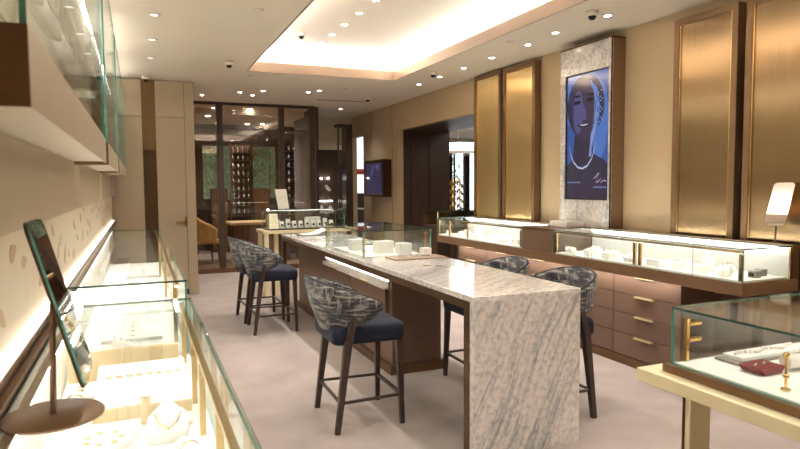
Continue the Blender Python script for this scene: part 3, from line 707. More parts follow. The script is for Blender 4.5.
# ------------------------------------------------------------ left counter
def left_case(x0, x1, y0, y1, zt, zd, label, posts, rail):
    t = thing('counter_case', label, 'display case', ((x0+x1)/2, (y0+y1)/2, 0), 0, 'glass-topped counters along the left wall')
    part('base_cabinet', B(x0, y0+.01, 0, x1-.03, y1-.01, zd-.02), 'taupe', t)
    part('deck', B(x0, y0+.01, zd-.02, x1-.012, y1-.01, zd), 'white', t)
    part('back_lining', B(x0-.004, y0+.01, zd, x0+.008, y1-.01, zt-.012), 'white', t)
    part('glass_pane', MB().pane(x0, y0, zt-.008, x1, y1, zt), ['glass', 'dedge'], t)
    part('glass_pane', MB().pane(x1-.010, y0, zd, x1-.002, y1, zt-.009), ['glass', 'edge'], t)
    for y in (y0, y1-.008): part('glass_pane', MB().pane(x0+.01, y, zd, x1-.011, y+.008, zt-.009), ['glass', 'edge'], t)
    part('top_rail', B(x1-.052, y0+.02, rail-.012, x1-.034, y1-.02, rail), 'brass', t)
    part('light_strip', B(x1-.050, y0+.03, rail-.018, x1-.036, y1-.03, rail-.0125), 'hotled', t)
    part('rear_rail', B(x0+.010, y0+.02, rail-.010, x0+.030, y1-.02, rail), 'bronze', t)
    part('light_strip', B(x0+.012, y0+.03, rail-.016, x0+.028, y1-.03, rail-.0105), 'hotled', t)
    for y in posts: part('post', B(x1-.052, y-.009, zd, x1-.034, y+.009, rail-.012), 'brass', t)
    return t
left_case(-.29, .205, .25, 2.94, 1.10, .84, 'near glass-topped counter case full of white displays at the left', [2.80, 2.25, 1.95, 1.5], 1.085)
left_case(-.29, .192, 2.96, 6.70, 1.18, .84, 'far glass-topped counter case along the left wall, slightly taller', [3.2, 4.4, 5.6], 1.165)
solo('case_divider', B(-.27, 2.62, .8405, .13, 2.645, .97), 'beigefab', 'low beige divider crossing the deck of the near left case', 'divider')
solo('linen_mat', B(-.27, 2.65, .8405, .13, 2.92, .846), 'beigefab', 'beige linen mat at the back of the near left case', 'mat')
# white displays in the near case
t = thing('jewel_tray', 'wide white tray with gold sides in the middle of the near left case', 'display tray', (0, 2.35, .84))
part('tray', MB().prism([(2.19, .841), (2.56, .841), (2.56, .93), (2.19, .885)], 'x', -.16, .145), 'white', t, bevel=.004)
part('tray_edge', B(-.162, 2.18, .8405, .147, 2.188, .880), 'beigefab', t)
mb = MB()
for k in range(8): mb.ring((-.12+.034*k, 2.42, .918), .010, .002, 'z', 12)
part('jewellery', mb, 'gold', t)
t = thing('necklace_ramp', 'white slanted ramp with a row of pegs behind the wide white tray', 'necklace stand', (-.03, 2.72, .84))
part('ramp', MB().prism([(-.12, .97), (.06, .90), (.06, .925), (-.12, 1.0)], 'y', 2.68, 2.74), 'white', t, bevel=.003)
part('foot', B(-.10, 2.69, .841, -.08, 2.73, .962).box(.03, 2.69, .841, .05, 2.73, .912), 'beigefab', t)
mb = MB()
for k in range(7): x = -.11+.025*k; mb.tube((x, 2.71, .996-.4*(x+.12)), (x, 2.71, 1.012-.4*(x+.12)), .004, n=8)
part('peg', mb, 'white', t)
t = thing('round_tray', 'round white tray at the bottom left of the near case', 'display tray', (-.10, 1.86, .84))
part('tray', MB().lathe([(0, 0), (.085, 0), (.09, .02), (.086, .024), (.08, .012), (0, .012)], (-.12, 2.0, .841), 36), 'white', t)
mb = MB()
for k in range(7): mb.ring((-.12+.05*math.cos(k*.9), 2.0+.05*math.sin(k*.9), .856), .008, .0018, 'z', 10)
part('jewellery', mb, 'gold', t)
t = thing('display_cylinder', 'upright beige cylinder on the deck of the near left case', 'stand', (0.0, 2.12, .84))
part('cylinder', MB().lathe([(0, 0), (.016, 0), (.016, .09), (0, .09)], (0.0, 2.12, .841), 20), 'beigefab', t); part('cap', MB().lathe([(0, 0), (.018, 0), (.018, .006), (0, .006)], (0, 2.12, .931), 20), 'white', t)
bust(.06, 1.93, .841, .75, -PI/2, 'white necklace bust at the bottom centre of the near left case', None)
bust(.0, 1.62, .841, .7, -PI/2+.4, 'white necklace bust lowest in the near left case', None)
roll(.11, 1.75, .841, .9, .3, 'white bracelet roll beside the brass rail in the near left case', None)
pad(.08, 2.10, .841, .10, .12, .2, 'small white pad right of the beige cylinder in the near left case', None)
roll(-.22, 2.28, .841, 1, 0, 'white bracelet roll behind the mirror foot in the near left case', None)
pad(-.22, 2.52, .841, .10, .18, 0, 'white pad against the back of the near left case', None)
pad(.0, 1.40, .841, .2, .2, 0, 'white pad under the mirror end of the near left case', None)
ring_block(.10, 2.62+.09, .841, 1.2, PI/2, 'white ring block right of the slanted ramp', None)
for i, (x, y) in enumerate(((-.05, 3.5), (.03, 4.2), (-.08, 5.0), (.02, 5.8))):
    pad(x, y, .841, .28, .45, 0, 'wide white pad in the far left case, %s from the front' % ('first', 'second', 'third', 'fourth')[i], 'white pads in the far left case')
# wall ledge and lit back wall with leaf motifs
t = thing('wall_ledge', 'bronze ledge running along the wall behind the left counters', 'ledge', (-.33, 4.5, 1.13))
part('rail', B(-.358, .2, 1.12, -.318, 9.4, 1.145), 'bronze', t)
part('rail', B(-.316, .2, 1.10, -.296, 9.4, 1.118), 'bronze', t)
part('light_strip', B(-.348, .2, 1.146, -.322, 9.3, 1.150), 'softled', t)
pl = B(-.3595, .2, 1.15, -.350, 9.5, 1.50)
rnd = random.Random(11)
for k in range(48):
    y = .9+8.4*(k/48)+rnd.uniform(-.05, .05); z = rnd.uniform(1.19, 1.46); a = rnd.uniform(-.6, .9); L_ = rnd.uniform(.035, .07); pts = []
    for q in range(12):
        s = 2*PI*q/12; u, v = L_*math.cos(s), L_*.42*math.sin(s)*(1-.5*math.cos(s)); pts.append((y+u*math.cos(a)-v*math.sin(a), z+u*math.sin(a)+v*math.cos(a)))
    pl.prism(pts, 'x', -.350, -.3485, 1)
tag(build('leaf_panel', pl, ['cream', 'leafinlay']), 'pale lit wall panel with small leaf inlays above the left counters', 'wall panel')
# wall-hung showcases
def hung(y0, y1, label, glassz=2.95):
    t = thing('hung_showcase', label, 'display case', (-.25, (y0+y1)/2, 1.49), 0, 'wall-hung showcases on the left')
    part('lower_box', B(-.345, y0, 1.495, -.30, y1, 1.742), 'taupe', t)
    part('shelf_box', B(-.358, y0, 1.743, -.158, y1, 1.855), 'taupe', t, bevel=.003)
    part('shelf_edge', B(-.157, y0, 1.735, -.150, y1, 1.862), 'taupe', t)
    part('shade_end_cap', B(-.358, y0-.012, 1.735, -.150, y0-.001, 1.862), 'bronze' , t)  # unlit end: its shade is put into the darker bronze colour
    part('back_panel', B(-.358, y0+.01, 1.863, -.350, y1-.01, glassz), 'cream', t)
    part('glass_pane', MB().pane(-.162, y0, 1.863, -.152, y1, glassz), ['glass', 'edge'], t)
    for y in (y0, y1-.01): part('glass_pane', MB().pane(-.349, y, 1.863, -.163, y+.01, glassz), ['glass', 'edge'], t)
    part('glass_shelf', MB().pane(-.349, y0+.012, 2.10, -.170, y1-.012, 2.108), ['glass', 'edge'], t)
    part('light_strip', B(-.34, y0+.02, glassz-.02, -.32, y1-.02, glassz-.01), 'led', t)
    return t
hung(1.12, 3.55, 'nearest wall-hung glass showcase, its blurred end browned for shade at the left edge')
hung(3.86, 5.75, 'second wall-hung glass showcase with tall green-edged pane')
hung(6.02, 7.9, 'third wall-hung glass showcase, nearer the back cupboards')
hung(8.02, 9.4, 'farthest wall-hung glass showcase, beside the back cupboards')
for i, (y, z) in enumerate(((1.9, 1.864), (2.35, 1.864), (2.8, 1.864), (3.2, 1.864), (4.3, 1.864), (4.9, 1.864), (5.4, 1.864))):
    bust(-.245, y, 2.109, 1.0, -.2, 'white necklace bust in the %s wall-hung showcase, %s from its near end' % (('nearest', 'second')[i > 3], ('first', 'second', 'third', 'fourth')[i if i < 4 else i-4]), 'necklace busts in the wall-hung showcases')
for i, y in enumerate((3.2, 3.42)):
    sc_ = MB(); n = 14; vs = []
    for a in range(n+1):
        for b in range(9):
            u, v = a/n, b/8; vs.append((-.20-.10*v+.02*math.sin(9*u+3*v+i), y+.16*(u-.5)*(1-.35*v)+.02*math.sin(7*v+i), 2.17+.70*v+.04*math.sin(u*5)*(1-v)))
    fs = [(a*9+b, a*9+b+1, (a+1)*9+b+1, (a+1)*9+b) for a in range(n) for b in range(8)]
    sc_.add(vs, fs, 0, True); o = solo('silk_scarf', sc_, 'white', 'pale draped scarf hanging in the nearest showcase, %s of two' % ('near one', 'far one')[i], 'scarf')
    sd = o.modifiers.new('thick', 'SOLIDIFY'); sd.thickness = .004
# near-left counter mirror
t = mirror_stand('table_mirror', 'dark tilted mirror on a round bronze foot on the near left case', (-.19, 1.53, 1.1005), (.018, .06, .25), .215, .385, math.radians(15), 0, (.005, .02, .25), .104)

# ------------------------------------------------------------ tall cupboards at the back
t = thing('tall_cupboard', 'tall taupe cupboard wall with two doors behind the left counters', 'cupboard', (.2, 9.6, 0))
part('carcass', B(XL+.001, 9.615, 0, .785, 9.639, CZ-.01), 'seam', t)
xs = [XL+.002, .076, .254, .652, .783]
for i, (a, b) in enumerate(zip(xs, xs[1:])):
    if i == 1:
        part('stripe_panel', B(a+.004, 9.596, .0, b-.004, 9.614, CZ-.012), 'bronze', t)
        part('smoked_mirror', B(a+.008, 9.590, .62, b-.008, 9.5955, 2.14), 'dbronze', t)
    elif i == 3: part('side_panel', B(a+.003, 9.59, .0, b, 9.614, CZ-.012), 'taupe', t)
    else:
        d = part('door', B(a+.003, 9.59, .08, b-.003, 9.614, 2.615), 'taupe', t)
        part('top_panel', B(a+.003, 9.59, 2.622, b-.003, 9.614, CZ-.012), 'taupe', t)
        if i == 2: part('handle', B(.50, 9.565, 1.075, .64, 9.589, 1.095), 'gold', d); part('handle', B(.625, 9.565, 1.02, .645, 9.589, 1.16), 'bronze', d)

# ------------------------------------------------------------ bronze and glass screen to the lounge
t = thing('glass_screen', 'bronze-framed tinted glass screen in front of the lounge', 'screen', (2.0, 11.73, 0))
def vx(px): return .955+(px-193)*(3.217-.955)/122
posts = [(.80, .90), (1.35, 1.46), (2.49, 2.60), (3.09, 3.20)]
for a, b in posts: part('post', B(a, 11.69, .09, b, 11.77, CZ-.001), 'dwood', t)
part('head_rail', B(.80, 11.685, CZ-.05, 3.20, 11.775, CZ-.002), 'dwood', t)
for (a, b), (c, d) in zip(posts, posts[1:]): part('glass_pane', MB().pane(b, 11.726, .09, c, 11.736, CZ-.05), ['smoke', 'dedge'], t)
for (a, b), (c, d) in zip(posts, posts[1:]): part('cross_rail', B(b, 11.71, 2.66, c, 11.75, 2.675), 'dwood', t)

# lounge contents
dk = thing('reception_desk', 'walnut desk with pale top behind the glass screen', 'desk', (2.3, 13.6, 0))
part('top', B(1.75, 13.1, .79, 3.05, 14.0, .84), 'beigefab', dk, bevel=.004)
part('front_panel', B(1.95, 13.2, 0, 3.0, 13.24, .789), 'mwood', dk); part('side_panel', B(1.9, 13.2, 0, 1.94, 13.95, .789), 'mwood', dk); part('side_panel', B(2.96, 13.25, 0, 3.0, 13.95, .789), 'mwood', dk)
ch = thing('tub_chair', 'ochre upholstered chair behind the glass screen at the left', 'chair', (1.22, 13.3, .02), math.radians(12))
lpart('seat', cushion(.27, .27, .40, .50), 'yellow', ch)
sh, edge = shell(0, .30, .30, lambda s: .42, lambda s: 1.12-.42*abs(s)**1.4, .07, .05, math.radians(118)); lpart('backrest', sh, 'yellow', ch)
for sx in (-1, 1):
    for sy in (-1, 1): lpart('leg', MB().tube((sx*.22, sy*.22, .40), (sx*.25, sy*.24, 0), .02, .014, sq=True), 'legwood', ch)
solo('lounge_rug', B(.95, 12.3, .001, 1.75, 13.9, .012), 'stripes', 'dark striped rug under the ochre chair', 'rug')
def rack(x0, x1, y, z0, z1, rows, cols, label, fin):
    t = thing('bottle_rack', label, 'rack', ((x0+x1)/2, y, 0), 0, 'tall racks in the lounge')
    for x in (x0, x1-.03): part('upright', B(x, y, 0, x+.03, y+.22, z1), 'dbronze', t)
    part('back_panel', B(x0+.03, y+.2, 0, x1-.03, y+.215, z1), 'dwood', t)
    part('light_strip', B(x0+.04, y+.19, z0, x0+.05, y+.199, z1), 'led', t)
    for r in range(rows):
        z = z0+(z1-z0)*r/rows; part('shelf', B(x0+.031, y+.01, z-.012, x1-.031, y+.198, z), 'dbronze', t)
        for c in range(cols):
            x = x0+.09+(x1-x0-.18)*c/(cols-1); bt_(x, y+.1, z+.001, fin)
BT = [None]
def bt_(x, y, z, where):
    if BT[0] is None:
        mb = MB().lathe([(0, 0), (.024, 0), (.026, .01), (.026, .07), (.012, .09), (.009, .12), (.012, .125), (0, .125)], n=12)
        BT[0] = tag(build('bottle', mb, 'silver'), '', 'bottle'); o = BT[0]
    else: o = BT[0].copy(); LINK(o)
    o.location = (x, y, z); o['label'] = 'small glinting bottle standing on a shelf of the %s lounge rack' % where; o['group'] = 'bottles on the %s lounge rack' % where
rack(2.02, 2.55, 15.0, .95, 2.6, 9, 4, 'tall shelf rack of bottles seen through the middle glass bay', 'middle')
rack(3.05, 3.5, 14.2, .75, 2.62, 10, 3, 'tall shelf rack of bottles seen through the right glass bay', 'right')
rack(.95, 1.28, 15.2, .95, 2.6, 9, 3, 'narrow shelf rack of bottles at the left edge of the lounge', 'left')
for i, (x0, x1, y) in enumerate(((1.62, 2.0, 15.4), (2.62, 3.0, 15.4))):
    t = thing('wood_cabinet', 'dark walnut cabinet below the %s lounge window' % ('left', 'right')[i], 'cabinet', ((x0+x1)/2, y, 0))
    part('body', B(x0, y, 0, x1, y+.4, 1.55), 'dwood', t); part('door', B(x0+.01, y-.012, .05, x1-.01, y-.001, 1.53), 'mwood', t)
t = thing('wall_ornament', 'small round gold ornament hanging in the lounge', 'ornament', (2.55, 14.9, 2.3))
mb = MB()
for k in range(12): a = 2*PI*k/12; mb.tube((2.62, 14.9, 2.4), (2.62+.09*math.cos(a), 14.9, 2.4+.09*math.sin(a)), .008, n=6)
part('rays', mb, 'gold', t); part('boss', MB().lathe([(0, -.02), (.03, 0), (0, .02)], (2.62, 14.9, 2.4), 12), 'gold', t); part('cord', MB().tube((2.62, 14.9, 2.4), (2.62, 14.9, CZ-.001), .003, n=5), 'gold', t)
lp = thing('desk_lamp', 'small glowing lamp on the walnut desk in the lounge', 'lamp', (2.62, 13.6, .841))
part('stem', MB().tube((2.62, 13.6, .841), (2.62, 13.6, 1.05), .01, n=8), 'gold', lp); part('bulb', MB().lathe([(0, 0), (.03, .015), (.03, .035), (0, .05)], (2.62, 13.6, 1.05), 12), M['lampdisc'], lp)
for i, (x, y) in enumerate(((2.1, 12.55), (2.09, 13.1), (2.11, 13.66), (1.4, 12.64), (1.43, 13.33), (1.45, 14.1), (2.54, 15.6), (1.83, 15.6), (2.9, 15.5))):
    g = MB().lathe([(0, 0), (.05, 0), (.05, -.004), (0, -.004)], (x, y, CZ-.001), 16)
    solo('downlight', g, 'lampdisc', 'small round downlight in the lounge ceiling behind the glass screen', 'ceiling light', 'lounge downlights')
spot('lounge_light', (2.1, 13.1, CZ-.03), 90, 140); spot('lounge_light', (1.4, 13.3, CZ-.03), 70, 130); spot('lounge_light', (2.6, 14.9, CZ-.03), 80, 140)

# ------------------------------------------------------------ corridor display, vitrine column, far doorway
t = thing('corridor_counter', 'dark counter with small gold pieces in the corridor recess', 'counter', (3.8, 13.2, 0))
part('body', B(3.32, 12.95, 0, 4.1, 13.45, 1.0), 'dwood', t); part('glass_pane', MB().pane(3.32, 12.95, 1.28, 4.1, 13.45, 1.29), ['glass', 'dedge'], t)
part('glass_pane', MB().pane(3.32, 12.95, 1.001, 4.1, 12.96, 1.279), ['glass', 'dedge'], t); part('light_strip', B(3.4, 13.42, 1.25, 4.05, 13.44, 1.27), 'led', t)
for i, (x, z) in enumerate(((3.55, 1.002), (3.75, 1.002), (3.95, 1.002))): bust(x, 13.2, z, .9, -PI/2, 'small necklace bust on the dark corridor counter, %s of three' % ('left', 'middle', 'right')[i], 'busts in the corridor')
t = thing('jewel_figure', 'pale sculpted hand-like figure lit in the corridor recess', 'sculpture', (3.92, 13.3, 1.3))
mb = MB().path([(3.86, 13.3, 1.62), (3.90, 13.3, 1.56), (3.97, 13.3, 1.50)], [.025, .04, .03], 10)
part('figure', mb, 'pearl', t); part('stem', MB().tube((3.92, 13.3, 1.291), (3.92, 13.3, 1.54), .006, n=8), 'gold', t)
for i, x in enumerate((3.80, 3.96)):
    solo('wall_spot', MB().lathe([(0, 0), (.02, 0), (.02, .03), (0, .03)], (x, 13.42, 1.76), 10), 'lampdisc', 'tiny glowing spot on the dark corridor wall, %s one' % ('left', 'right')[i], 'light')
t = thing('glass_column', 'slim dark-framed glass column beside the far doorway', 'display case', (4.1, 12.7, 0))
part('frame', B(3.95, 12.62, 0, 4.28, 12.90, .9).box(3.95, 12.62, 2.86, 4.28, 12.90, 2.92).box(4.13, 12.62, .9, 4.28, 12.90, 2.86).box(3.95, 12.62, .9, 3.975, 12.66, 2.86), 'dwood', t)
part('glass_pane', MB().pane(3.976, 12.63, .9, 4.129, 12.64, 2.859), ['glass', 'dedge'], t)
for z in (1.3, 1.7, 2.1, 2.5): part('shelf', B(3.976, 12.66, z, 4.129, 12.88, z+.01), 'brass', t)
# bright shopfront seen through the far doorway
t = thing('street_window', 'bright shopfront glazing with a red banner beyond the far doorway', 'window', (6.0, 14.6, 0))
part('frame', B(5.0, 15.6, 0, 5.06, 15.66, 3.1).box(5.95, 15.6, 0, 6.0, 15.66, 3.1).box(6.9, 15.6, 0, 6.96, 15.66, 3.1).box(5.06, 15.6, 1.36, 6.9, 15.66, 1.40), 'dbronze', t)
part('glowing_pane', B(5.06, 15.63, 1.36, 6.9, 15.65, 3.1), emis('glowing_pane', (.82, .9, 1), 1.0), t)  # the pane itself glows in place of the brightness beyond the doorway
part('banner', B(5.2, 15.58, 1.9, 6.3, 15.595, 2.05), 'redpanel', t)
part('lower_panel', B(5.06, 15.61, 0, 6.9, 15.65, 1.36), 'dwood', t)
t = thing('side_counter', 'dark blue-topped counter inside the far doorway', 'counter', (5.4, 14.6, 0))
part('body', B(4.9, 14.3, 0, 6.6, 14.9, 1.0), 'dwood', t); part('top', B(4.88, 14.28, 1.0, 6.62, 14.92, 1.03), 'slate', t)

# ------------------------------------------------------------ neighbouring showroom things
t = thing('drum_chandelier', 'glowing white drum lampshade in the neighbouring room', 'lamp', (7.4, 13.6, 2.5))
part('shade', MB().tube((7.4, 13.6, 2.42), (7.4, 13.6, 2.62), .75, .75, 40), 'drum', t); part('fringe', MB().tube((7.4, 13.6, 2.36), (7.4, 13.6, 2.42), .73, .75, 40), 'pearl', t); part('cord', MB().tube((7.4, 13.6, 2.62), (7.4, 13.6, CZ-.001), .01, n=6), 'bronze', t)
area('room_light', (7.6, 11, CZ-.05), 3, 6, 110)
for i, (x, y) in enumerate(((6.55, 12.3), (6.3, 10.6), (6.9, 12.6), (5.12, 7.1))):
    t = thing('jewellery_tree', 'tall glinting jewellery stand in the neighbouring room, %s' % ('second from the left', 'leftmost', 'third from the left', 'seen right of the gold panels')[i], 'jewellery stand', (x, y, 0))
    part('plinth', B(x-.15, y-.15, 0, x+.15, y+.15, .95), 'dwood', t); part('stem', MB().tube((x, y, .95), (x, y, 1.75), .02, n=10), 'gold', t)
    mb = MB()
    for k in range(12): mb.tube((x+.07*math.cos(k*2.1), y+.07*math.sin(k*2.1), 1.0+.06*k), (x+.04*math.cos(k*2.1), y+.04*math.sin(k*2.1), 1.10+.06*k), .03, .018, 8)
    part('hanging_jewels', mb, 'silver' if i % 2 else 'gold', t)
for i, x in enumerate((9.3, 9.95, 10.5)):
    t = thing('drape', 'dark curtain by the windows of the neighbouring room, %s' % ('left', 'middle', 'right')[i], 'curtain', (x, 17.9, 0))
    pts = [(x+.03*k, 17.9+.04*(-1)**k) for k in range(8)]; poly = pts+[(a, b+.02) for a, b in pts[::-1]]
    part('cloth', MB().prism(poly, 'z', .02, 3.0), 'dwood', t); part('rod', MB().tube((x-.05, 17.93, 3.02), (x+.3, 17.93, 3.02), .015, n=8), 'dbronze', t)
# cross counter seen left of the far wall case
t = thing('cross_counter', 'dark brown glass-topped counter beyond the far end of the right cases', 'counter', (4.4, 8.3, 0))
part('body', B(4.0, 8.0, 0, 5.2, 8.5, 1.0), 'dwood', t); part('glass_pane', MB().pane(4.0, 8.0, 1.22, 5.2, 8.5, 1.228), ['glass', 'dedge'], t)
part('glass_pane', MB().pane(4.0, 8.0, 1.001, 5.2, 8.008, 1.219), ['glass', 'dedge'], t); part('post', B(4.005, 8.01, 1.001, 4.025, 8.03, 1.219), 'brass', t)
part('back_panel', B(4.01, 8.48, 1.001, 5.19, 8.495, 1.219), 'bronze', t)
for i, x in enumerate((4.2, 4.45)): bust(x, 8.2, 1.002, .6, -PI/2, 'small white bust in the dark cross counter, %s one' % ('left', 'right')[i], 'busts in the cross counter')

# ------------------------------------------------------------ far vitrine table behind the island
t = thing('vitrine_table', 'cream-legged display table with bronze top behind the island', 'table', (2.4, 9.0, 0))
part('tabletop', B(1.62, 8.78, .92, 3.05, 9.36, .965), 'creamlac', t, bevel=.003)
for x, y in ((1.64, 8.80), (1.80, 8.9), (2.97, 8.80), (1.64, 9.28), (2.97, 9.28)): part('leg', B(x, y, 0, x+.06, y+.06, .92), 'creamlac', t)
t = thing('watch_vitrine', 'low glass vitrine of black and white watch stands on the far table', 'display case', (2.3, 9.05, .965))
part('base', B(1.70, 8.84, .966, 2.86, 9.30, .985), 'dbronze', t)
part('glass_pane', MB().pane(1.70, 8.84, 1.24, 2.86, 9.30, 1.248), ['glass', 'dedge'], t); part('glass_pane', MB().pane(1.70, 8.84, .986, 2.86, 8.848, 1.239), ['glass', 'edge'], t)
part('glass_pane', MB().pane(1.70, 8.85, .986, 1.708, 9.30, 1.239), ['glass', 'edge'], t); part('glass_pane', MB().pane(2.852, 8.85, .986, 2.86, 9.30, 1.239), ['glass', 'edge'], t)
part('post', B(1.712, 8.852, .986, 1.724, 8.864, 1.239), 'gold', t); part('light_strip', B(1.75, 9.28, 1.228, 2.8, 9.29, 1.238), 'softled', t)
WORDS = ['first', 'second', 'third', 'fourth', 'fifth', 'sixth', 'seventh', 'eighth', 'ninth']
for i in range(9):
    x = 1.93+.095*i; h = .10+.03*(i % 3 == 1); t = thing('watch_stand', 'white watch stand with a black watch in the far vitrine, %s from the left' % WORDS[i], 'watch stand', (x, 8.98, .986), 0, 'watch stands in the far vitrine')
    part('stand', MB().prism([(8.95, .987), (9.02, .987), (9.02, .987+h), (9.0, .987+h)], 'x', x-.03, x+.03), 'white', t)
    part('watch', MB().tube((x, 8.955, .987+h*.45), (x, 8.945, .987+h*.45), .017, n=12), 'dark', t)
solo('white_box', B(2.35, 9.12, .986, 2.56, 9.26, 1.13), 'paper', 'plain white box behind the watch stands in the far vitrine', 'box')
solo('cream_box', MB().prism([(8.92, .986), (9.2, .986), (9.2, 1.17), (9.05, 1.2)], 'x', 1.74, 1.88), 'creamlac', 'cream sloped box at the left end of the far vitrine', 'box')
t = thing('counter_mirror', 'small bright tilted mirror standing on the far vitrine', 'mirror', (1.97, 9.1, 1.249))
part('foot', MB().lathe([(0, 0), (.05, 0), (.05, .005), (0, .005)], (1.97, 9.1, 1.249), 20), 'dbronze', t)
part('mirror_panel', MB().prism([(1.86, 1.56), (2.03, 1.56), (2.07, 1.27), (1.91, 1.262)], 'y', 9.09, 9.10), 'paper', t)  # plain white colour stands in for the mirror's bright reflection
# open booklet on the island
t = thing('open_booklet', 'open white booklet on a dark mat at the far end of the marble top', 'booklet', (2.1, 7.75, .97))
part('mat', B(1.88, 7.62, .971, 2.30, 7.98, .974), 'dark', t)
part('page', MB().prism([(1.93, .975), (2.10, .982), (2.10, .986), (1.93, .979)], 'y', 7.66, 7.94), 'paper', t)
part('page', MB().prism([(2.10, .982), (2.24, 1.04), (2.235, 1.044), (2.10, .986)], 'y', 7.66, 7.94), 'paper', t)

# glass box on the island
t = thing('island_case', 'clear glass box with gold hinges standing on the marble island', 'display case', (2.13, 5.6, .97))
ax0, ax1, ay0, ay1, az = 1.795, 2.465, 5.05, 6.2, 1.20
part('glass_pane', MB().pane(ax0, ay0, az, ax1, ay1, az+.008), ['glass', 'dedge'], t)
part('glass_pane', MB().pane(ax0, ay0, .971, ax0+.008, ay1, az-.001), ['glass', 'edge'], t); part('glass_pane', MB().pane(ax1-.008, ay0, .971, ax1, ay1, az-.001), ['glass', 'edge'], t)
part('glass_pane', MB().pane(ax0+.009, ay0, .971, ax1-.009, ay0+.008, az-.001), ['glass', 'edge'], t); part('glass_pane', MB().pane(ax0+.009, ay1-.008, .971, ax1-.009, ay1, az-.001), ['glass', 'edge'], t)
for x, y in ((ax0+.02, ay1-.03), (ax1-.05, ay0+.02), (ax0+.02, ay0+.02)):
    part('hinge_rod', B(x, y, .971, x+.009, y+.009, az-.03), 'gold', t)
    for z in (1.03, 1.10, 1.17): part('hinge_pin', MB().tube((x-.012, y+.005, z), (x+.02, y+.005, z), .006, n=8), 'gold', t)
for i, (x, y, w_, h) in enumerate(((1.97, 5.75, .12, .09), (2.12, 5.38, .17, .10), (2.25, 5.2, .12, .09))):
    t = thing('jewel_box', 'white jewel cube inside the island glass box, %s of three' % ('left', 'middle', 'right')[i], 'box', (x, y, .971))
    part('box', B(x-w_/2, y-.06, .9715, x+w_/2, y+.06, .9715+h), 'white', t, bevel=.003); part('lid', B(x-w_/2-.002, y-.062, .972+h, x+w_/2+.002, y+.062, .982+h), 'white', t)
solo('white_mat', B(1.85, 5.12, .9705, 2.40, 6.1, .9715-.0005), 'paper', 'thin white mat on the floor of the island glass box', 'mat')
t = thing('bracelet_tray', 'flat rosy tray with silver bracelets in front of the island glass box', 'tray', (2.2, 4.85, .97))
part('tray', B(1.98, 4.74, .971, 2.50-.03, 4.98, .981), 'fascia', t, bevel=.002)
mb = MB()
for k in range(3): mb.ring((2.10+.11*k, 4.87, .992), .035, .006, 'z', 18)
part('bracelet', mb, 'silver', t)
solo('white_carton', B(2.30, 5.0-.13, .9825, 2.38, 5.0-.05, 1.05), 'paper', 'small upright white carton on the rosy tray', 'box')

# ------------------------------------------------------------ ceiling fittings
def downlight(x, y, z, label, group, p=0, size=115, d=(0, 0, -1), lens='lampdisc'):
    t = thing('downlight', label, 'ceiling light', (x, y, z), 0, group)
    part('trim_ring', MB().lathe([(.036, 0), (.052, 0), (.050, -.006), (.036, -.006)], (x, y, z-.0005), 20), 'ceiling', t)
    part('lens', MB().lathe([(0, 0), (.032, 0), (.031, -.006), (0, -.008)], (x, y, z-.0005), 20), lens, t)
    if p: spot('downlight_beam', (x, y, z-.02), p, size, d=d)
R_ = [(4.0, 2.6), (3.95, 3.2), (4.0, 3.9), (4.0, 4.5), (3.95, 5.2), (4.0, 5.75), (4.0, 6.5), (4.0, 7.2), (4.0, 7.9), (4.0, 8.6)]
for i, (x, y) in enumerate(R_): downlight(x, y, CZ, 'small round downlight in the ceiling row along the right wall', 'downlights along the right wall', 0 if i in (2, 3) else 40, 46, (-.22, 0, -1))
for i, (x, y) in enumerate(((1.03, 10.9), (1.58, 10.36), (1.91, 10.1), (2.62, 9.96), (2.75, 9.75), (1.83, 10.62), (3.79, 11.9))):
    downlight(x, y, CZ, 'small round downlight in the ceiling before the glass screen', 'downlights before the screen', 34)
for i, y in enumerate((5.8, 6.3, 6.8, 7.3, 7.75, 3.2, 4.2, 1.5)):  # the nearest lamp is added out of view to brighten the table case
    downlight(2.23, y, CZ2, 'small round downlight in the raised ceiling panel', 'downlights in the raised ceiling', 110 if y < 2 else 62, 100)
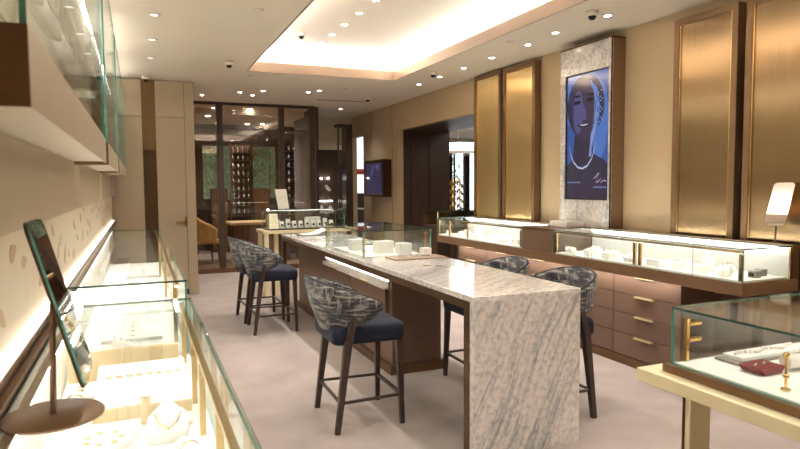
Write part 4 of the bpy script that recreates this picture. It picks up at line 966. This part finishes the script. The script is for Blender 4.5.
for i, y in enumerate((2.4, 3.3, 4.2, 5.1, 6.0, 7.0, 8.0)):
    downlight(.18, y, CZ, 'small pale downlight in the ceiling row over the left counters', 'downlights over the left counters', 34, 120, lens='dimlens')
downlight(.9, 5.0, CZ, 'single downlight over the aisle left of the island', 'aisle downlights', 40, 120) if False else None
for x, y in ((2.4, -.6), (3.4, -.2), (1.2, -.9)): downlight(x, y, CZ, 'added unseen fill downlight behind the viewpoint', 'added fill downlights behind the viewpoint', 75, 130)  # unseen fill lamps added to brighten the near faces
def domecam(x, y, z, label):
    t = thing('dome_camera', label, 'security camera', (x, y, z))
    part('mount', MB().lathe([(0, 0), (.055, 0), (.055, -.03), (.045, -.045), (0, -.045)], (x, y, z-.0005), 24), 'ceiling', t)
    part('dome', MB().lathe([(.036, -.045), (.034, -.06), (.022, -.075), (0, -.08)][::-1], (x, y, z-.0005), 20), 'dark', t)
domecam(1.08, 7.9, CZ, 'white dome camera on the ceiling left of the raised tray')
domecam(1.86, 7.35, CZ2, 'white dome camera on the raised ceiling inside the tray')
domecam(3.75, 7.6, CZ, 'white dome camera near the gold panels')
domecam(3.78, 4.45, CZ, 'white dome camera above the portrait screen')
domecam(3.75, 10.2, CZ, 'small dome camera before the far corridor')
domecam(.14, 9.35, CZ, 'small dome camera above the back cupboards')
for i, (x, y, lb) in enumerate(((1.02, 5.5, 'left of the raised tray'), (3.75, 5.7, 'right of the raised tray'), (1.5, 8.75, 'just beyond the raised tray'), (3.1, 9.4, 'before the far corridor'))):
    solo('smoke_detector', MB().lathe([(0, 0), (.045, 0), (.04, -.012), (0, -.014)], (x, y, CZ-.0005), 24), 'ceiling', 'flat round ceiling disc %s' % lb, 'detector')
solo('slot_vent', B(3.0, 10.75, CZ-.006, 3.9, 10.78, CZ-.0005), 'dark', 'thin dark slot vent in the ceiling before the corridor', 'vent')
solo('speaker_grille', MB().lathe([(0, 0), (.11, 0), (.11, -.004), (0, -.005)], (2.6, 5.4, CZ2-.0005), 30), 'ceiling', 'round flat grille in the raised ceiling', 'speaker')
